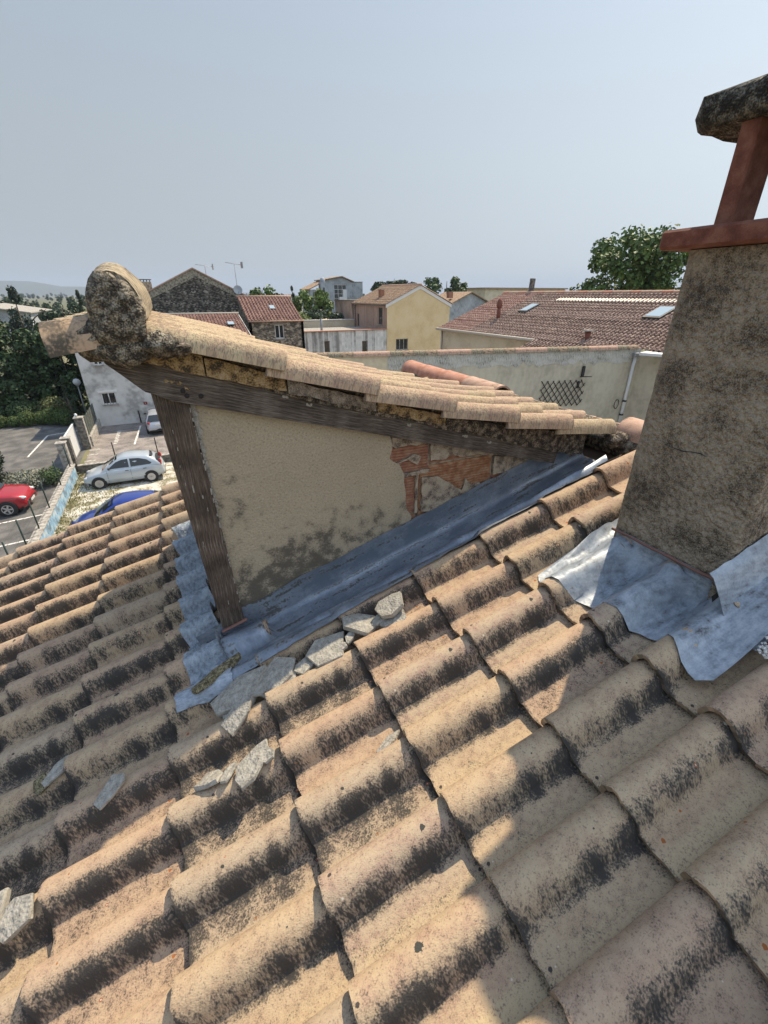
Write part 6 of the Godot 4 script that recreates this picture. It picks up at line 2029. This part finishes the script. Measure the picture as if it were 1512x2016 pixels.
func leaves(st: SurfaceTool, c: Vector3, rad: Vector3, n: int, size: float, tone: Vector3, r: RandomNumberGenerator, upright := 0.0):
	# leaf-sized faces spread through a clump, thickest near its skin; each leaf has its own green
	for i in n:
		var d := Vector3(r.randfn(), r.randfn(), r.randfn()).normalized()
		var q := pow(r.randf(), 0.45)
		var p := c + d * rad * q
		var nrm := (d + Vector3(r.randfn(), r.randfn() + 0.5, r.randfn()) * 0.7).normalized()
		var a := nrm.cross(Vector3(r.randfn(), r.randfn(), r.randfn())).normalized()
		if upright > 0.0:
			a = (a * (1.0 - upright) + Vector3.UP * upright).normalized()
			nrm = a.cross(nrm).cross(a).normalized() if absf(a.dot(nrm)) < 0.98 else nrm
		var b := nrm.cross(a).normalized()
		var s := size * r.randf_range(0.6, 1.25)
		var k := r.randf_range(0.7, 1.35)
		var hue := r.randf_range(-0.12, 0.18)
		st.set_color(Color(tone.x * k * (1.0 + hue), tone.y * k, tone.z * k * (1.0 - hue)))
		var w := s * (0.42 if upright == 0.0 else 0.22)
		var t0 := p - a * s * 0.5
		var t1 := p + a * s * 0.5
		var m0 := p + b * w + nrm * s * 0.08
		var m1 := p - b * w + nrm * s * 0.08
		tri(st, t0, m0, t1, nrm)
		tri(st, t0, t1, m1, nrm)

func crown(kind: String, h: float, rad: float, n: int, size: float, tone: Vector3, sd: int, low := 0.3) -> ArrayMesh:
	# a crown of clumps standing on y = 0, h high
	var r := RandomNumberGenerator.new()
	r.seed = sd
	var st := beg(true)
	st.set_smooth_group(-1)
	var clumps := maxi(6, int(n / 160.0))
	for i in clumps:
		var t := (i + 0.5) / clumps
		var a := r.randf() * TAU
		var y := 0.0
		var rr := 0.0
		var cs := Vector3.ONE
		if kind == "round":
			y = lerpf(low, 0.9, r.randf())
			var w := sqrt(maxf(0.0, 1.0 - pow((y - (low + 1.0) * 0.5) / (1.0 - low) * 1.75, 2.0)))
			rr = rad * w * pow(r.randf(), 0.4) * 0.98
			cs = Vector3(1, 1.05, 1) * rad * r.randf_range(0.13, 0.3)
		elif kind == "cone":
			y = 1.0 - sqrt(r.randf()) * (1.0 - low)
			rr = rad * (1.0 - y) * 0.85 * sqrt(r.randf())
			cs = Vector3(1, 1.5, 1) * rad * lerpf(0.35, 0.12, y)
		elif kind == "column":
			y = lerpf(low, 0.93, t)
			rr = rad * 0.45 * sin(PI * pow(clampf((y - low) / (1.0 - low), 0.0, 1.0), 0.6)) * sqrt(r.randf())
			cs = Vector3(1, 2.2, 1) * rad * 0.55 * (1.05 - y * 0.75)
		elif kind == "flat":
			y = lerpf(low, 0.85, r.randf())
			rr = rad * sqrt(r.randf()) * (0.5 + 0.5 * sin(PI * (y - low) / (1.0 - low)))
			cs = Vector3(1, 0.4, 1) * rad * r.randf_range(0.22, 0.34)
		elif kind == "hedge":
			y = lerpf(0.03, 0.95, r.randf())
			rr = rad * sqrt(r.randf()) * (1.05 - 0.4 * y)
			cs = Vector3(1, 0.8, 1) * rad * r.randf_range(0.2, 0.32)
		leaves(st, Vector3(cos(a) * rr, y * h, sin(a) * rr), cs, int(n / clumps), size, tone * r.randf_range(0.8, 1.2), r, 0.5 if kind in ["column", "cone"] else 0.0)
	return fin(st)

func trunk(h: float, r0: float, rad: float, sd: int, limbs := 6) -> ArrayMesh:
	var r := RandomNumberGenerator.new()
	r.seed = sd
	var st := beg(true)
	tube(st, [Vector3.ZERO, Vector3(0.05, h * 0.3, 0), Vector3(-0.05, h * 0.6, 0.05), Vector3(0, h * 0.9, 0)], [r0, r0 * 0.8, r0 * 0.5, r0 * 0.15], 8)
	for i in limbs:
		var a := TAU * i / limbs + r.randf_range(-0.4, 0.4)
		var y := h * r.randf_range(0.3, 0.65)
		var e := Vector3(cos(a), 0, sin(a)) * rad * 0.75
		tube(st, [Vector3(0, y, 0), Vector3(e.x * 0.5, y + h * 0.12, e.z * 0.5), Vector3(e.x, y + h * 0.2, e.z)], [r0 * 0.4, r0 * 0.25, r0 * 0.08], 6)
	return fin(st)

func tree(called: String, label: String, at: Vector3, kind: String, h: float, rad: float, n: int, size: float, tone: Vector3, sd: int, low := 0.3, group := "") -> Node3D:
	var t := thing(called, label, "tree", at, 0.0, group)
	put("trunk", trunk(h, maxf(0.08, h * 0.025), rad, sd, 6 if kind in ["round", "flat"] else 2), M.bark, t)
	put("crown", crown(kind, h, rad, n, size, tone, sd, low), M.leaf, t)
	return t

func shrub(called: String, label: String, at: Vector3, rad: float, h: float, n: int, size: float, tone: Vector3, sd: int, group := ""):
	var t := thing(called, label, "shrub", at, 0.0, group)
	var r := RandomNumberGenerator.new()
	r.seed = sd
	var st := beg(true)
	st.set_smooth_group(-1)
	leaves(st, Vector3(0, h * 0.5, 0), Vector3(rad, h * 0.5, rad), n, size, tone, r)
	put("foliage", fin(st), M.leaf, t)
	put("stem", tube_mesh([Vector3.ZERO, Vector3(0, h * 0.5, 0)], [0.05, 0.03], 6), M.bark, t)

func build_plants():
	M.bark = tmat(combo(256, [[991, 0.02, 3, 0.8, 4, 1]], [[0.2, 0.05, 0.04, 0.03], [0.6, 0.16, 0.13, 0.1]], 0.1), 1.0, 0.95)
	M.leaf = leaf_mat(Color(0.3, 0.42, 0.1), 0.45)
	var plane_green := Vector3(0.085, 0.145, 0.03)
	var dark := Vector3(0.022, 0.042, 0.016)
	# plane tree beyond the wide roof
	tree("plane_tree", "big leafy plane tree rising behind the wide brown roof", Vector3(36.0, 0, -28.4), "round", 14.4, 4.6, 15000, 0.34, plane_green, 1101, 0.42)
	tree("plane_tree", "plane tree standing beyond the yellow gabled house", Vector3(50.5, 0, -80), "round", 12.7, 4.3, 9000, 0.46, Vector3(0.05, 0.095, 0.028), 1102, 0.4)
	tree("stone_pine", "dark umbrella pine above the roof of the yellow house", Vector3(41.8, 0, -85), "flat", 13.2, 4.2, 9000, 0.46, Vector3(0.025, 0.05, 0.02), 1103, 0.66)
	tree("lime_tree", "bright green tree between the stone gable and the slim cypress", Vector3(13.4, 0, -70), "round", 10.9, 3.8, 8000, 0.42, Vector3(0.09, 0.15, 0.035), 1104, 0.25)
	tree("cypress_tree", "slim dark cypress beside the bright green tree", Vector3(18.2, 0, -71), "column", 11.2, 0.75, 1600, 0.3, dark, 1105, 0.1)
	tree("lime_tree", "sunlit green tree in front of the grey mill", Vector3(20.9, 0, -69), "round", 10.9, 2.8, 9000, 0.38, Vector3(0.11, 0.17, 0.03), 1106, 0.2)
	tree("cedar_tree", "dark layered cedar below the sunlit tree", Vector3(19.6, 0, -62), "flat", 8.3, 3.1, 8000, 0.34, Vector3(0.026, 0.05, 0.028), 1107, 0.35)
	shrub("bush", "light green bush behind the cream parapet", Vector3(16.2, 4.6, -60.5), 1.6, 2.6, 1200, 0.3, Vector3(0.1, 0.16, 0.03), 1108)
	tree("small_tree", "yellow-green young tree beside the small grey gabled house", Vector3(53.5, 0, -68), "round", 9.6, 2.0, 1800, 0.36, Vector3(0.11, 0.16, 0.03), 1109, 0.5)
	# tall evergreen hedge behind the forecourt
	var hx := [-8.2, -10.4, -12.8, -15.4, -18.2, -21.0]
	var hl := ["tall dark evergreen at the lamp-post end of the hedge", "tall dark evergreen second from the lamp-post end", "tall dark evergreen third from the lamp-post end", "tall dark evergreen fourth from the lamp-post end", "tall dark evergreen fifth from the lamp-post end", "tall dark evergreen sixth from the lamp-post end"]
	for i in hx.size():
		tree("hedge_tree", hl[i], Vector3(hx[i], 0, -46.5 - 0.7 * (i % 2)), "hedge", [6.7, 7.2, 6.9, 7.3, 7.6, 7.2][i], 2.3, 12000, 0.3, Vector3(0.034, 0.064, 0.02), 1200 + i, 0.05, "evergreens of the tall hedge")
	tree("fir_tree", "bluish fir rising behind the tall hedge", Vector3(-12.6, 0, -58), "cone", 9.6, 3.2, 4200, 0.36, Vector3(0.03, 0.05, 0.032), 1210, 0.1)
	tree("cypress_tree", "leaning dark cypress beyond the hedge", Vector3(-8.9, 0, -72), "column", 10.4, 0.95, 1600, 0.34, dark, 1211, 0.1)
	tree("broadleaf_tree", "dark green tree behind the dormer ridge", Vector3(-6.4, 0, -66), "round", 9.4, 3.0, 3600, 0.36, Vector3(0.045, 0.075, 0.022), 1212, 0.3)
	tree("broadleaf_tree", "rounded tree beside the leaning cypress", Vector3(-11.6, 0, -75), "round", 8.8, 2.8, 2600, 0.4, Vector3(0.03, 0.055, 0.025), 1213, 0.3)
	# lower planting in front of the hedge
	for q in [[-9.3, -43.6, 1.1, 1.9, Vector3(0.12, 0.14, 0.05), "pale flowering bush in front of the tall hedge"], [-11.3, -43.6, 1.2, 1.7, Vector3(0.05, 0.085, 0.025), "mid-green bush beside the pale flowering one"], [-13.7, -43.6, 1.2, 1.5, Vector3(0.035, 0.065, 0.02), "dark bush at the far end of the flower bed"]]:
		shrub("bush", q[5], Vector3(q[0], 0, q[1]), q[2], q[3], 2600, 0.14, q[4], int(-q[0] * 10) + 1300)
	var bl := ["clipped round box bush, largest, next to the slim cypress", "clipped round box bush second from the slim cypress", "clipped round box bush third from the slim cypress", "clipped round box bush fourth from the slim cypress", "clipped round box bush fifth from the slim cypress", "clipped round box bush sixth from the slim cypress"]
	var bp := [[-8.25, -40.9, 0.75], [-9.15, -41.6, 0.78], [-10.0, -42.0, 0.6], [-10.85, -41.9, 0.66], [-11.75, -42.1, 0.48], [-12.6, -42.2, 0.52]]
	for i in 6:
		shrub("box_bush", bl[i], Vector3(bp[i][0], 0, bp[i][1]), bp[i][2], bp[i][2] * 1.75, 2400, 0.09, Vector3(0.06, 0.1, 0.02), 1400 + i, "clipped box bushes along the forecourt")
	tree("cypress_tree", "slim clipped cypress by the lamp post", Vector3(-7.55, 0, -40.3), "column", 4.0, 0.55, 1900, 0.16, dark, 1410, 0.02)
	tree("cypress_tree", "broad dark cypress beside the red car", Vector3(-9.75, 0, -28.2), "cone", 4.6, 1.25, 4500, 0.18, Vector3(0.018, 0.036, 0.014), 1411, 0.0)
	shrub("bush", "silvery lavender bush behind the red car", Vector3(-8.0, 0, -27.2), 1.0, 0.95, 2400, 0.09, Vector3(0.2, 0.22, 0.17), 1412)
	shrub("bush", "green bush against the wire fence by the gate", Vector3(-6.95, 0, -27.2), 0.6, 1.0, 1400, 0.09, Vector3(0.05, 0.09, 0.02), 1413)
	# dry grass along the blue wall
	var r := RandomNumberGenerator.new()
	r.seed = 1500
	var st := beg(true)
	st.set_smooth_group(-1)
	for i in 2600:
		var p := Vector3(-5.85 + pow(r.randf(), 1.6) * 2.2, 0.008, r.randf_range(-28.3, -17.0))
		var hh := r.randf_range(0.04, 0.14)
		var w := Vector3(r.randfn(), 0, r.randfn()).normalized() * 0.02
		st.set_color(Color(0.17, 0.17, 0.06) * r.randf_range(0.7, 1.5))
		tri(st, p - w, p + w, p + Vector3(r.randf_range(-0.06, 0.06), hh, r.randf_range(-0.06, 0.06)), Vector3(0, 0.3, 1))
	var g := put("dry_grass", fin(st), M.leaf)
	g.set_meta("kind", "stuff")
	tag(g, "patchy dry grass growing along the foot of the blue wall", "grass")
	# white lichen sprig at the corner of the chimney flashing
	st = beg(true)
	st.set_smooth_group(-1)
	for i in 90:
		var t := r.randf()
		var p := roof_point(1.47 + 0.14 * t, 0.095 + r.randf_range(0.0, 0.03), -0.395 + r.randf_range(-0.03, 0.03) * (0.4 + t))
		var q := r.randf_range(0.003, 0.0075)
		for sx in [-1.0, 1.0]:
			for sy in [-1.0, 1.0]:
				for sz in [-1.0, 1.0]:
					tri(st, p + Vector3(q * sx, 0, 0), p + Vector3(0, q * sy, 0), p + Vector3(0, 0, q * sz), Vector3(sx, sy, sz))
	var sp := put("lichen_sprig", fin(st), M.white_frame)
	tag(sp, "pale dried lichen sprig beside the chimney flashing", "lichen")

func build_far():
	# the plain and the hills at its end
	var n := FastNoiseLite.new()
	n.seed = 77
	n.frequency = 0.0016
	n.fractal_octaves = 4
	var rows := []
	for i in 9:
		var t := i / 8.0
		var row := PackedVector3Array()
		for k in 121:
			var x := lerpf(-5200.0, 5200.0, k / 120.0)
			var base := lerpf(150.0, 12.0, smoothstep(-2600.0, 1200.0, x)) + 22.0 * n.get_noise_2d(x, 0.0)
			var hgt := maxf(base, 4.0) * (0.5 - 0.5 * cos(TAU * minf(t, 1.0))) + 6.0 * n.get_noise_2d(x * 3.0, t * 900.0) * sin(PI * t)
			row.append(Vector3(x, hgt - 2.0, -3700.0 - t * 900.0))
		rows.append(row)
	var st := beg(true)
	grid(st, rows, true)
	setting("hills", fin(st), M.hill)
	# far-off woods of the plain, one mass
	var c := crown("round", 9.0, 6.0, 420, 1.5, Vector3(0.045, 0.075, 0.03), 1601, 0.1)
	var mm := MultiMesh.new()
	mm.transform_format = MultiMesh.TRANSFORM_3D
	mm.mesh = c
	var r := RandomNumberGenerator.new()
	r.seed = 1602
	var spots := []
	for i in 420:
		var d := pow(r.randf(), 1.3) * 2300.0 + 170.0
		var a := r.randf_range(-0.62, 0.9)
		if a > 0.05 and d < 420.0:
			d += 320.0
		spots.append(Transform3D(Basis(Vector3.UP, r.randf() * TAU).scaled(Vector3.ONE * r.randf_range(0.55, 0.95) * (1.0 + d / 2200.0)), Vector3(sin(a) * d, 0, -cos(a) * d)))
	mm.instance_count = spots.size()
	for i in spots.size():
		mm.set_instance_transform(i, spots[i])
	var mi := MultiMeshInstance3D.new()
	mi.name = "far_woods"
	mi.multimesh = mm
	mi.material_override = M.leaf
	add_child(mi)
	mi.set_meta("kind", "stuff")
	tag(mi, "distant woods spread over the hazy plain", "woods")
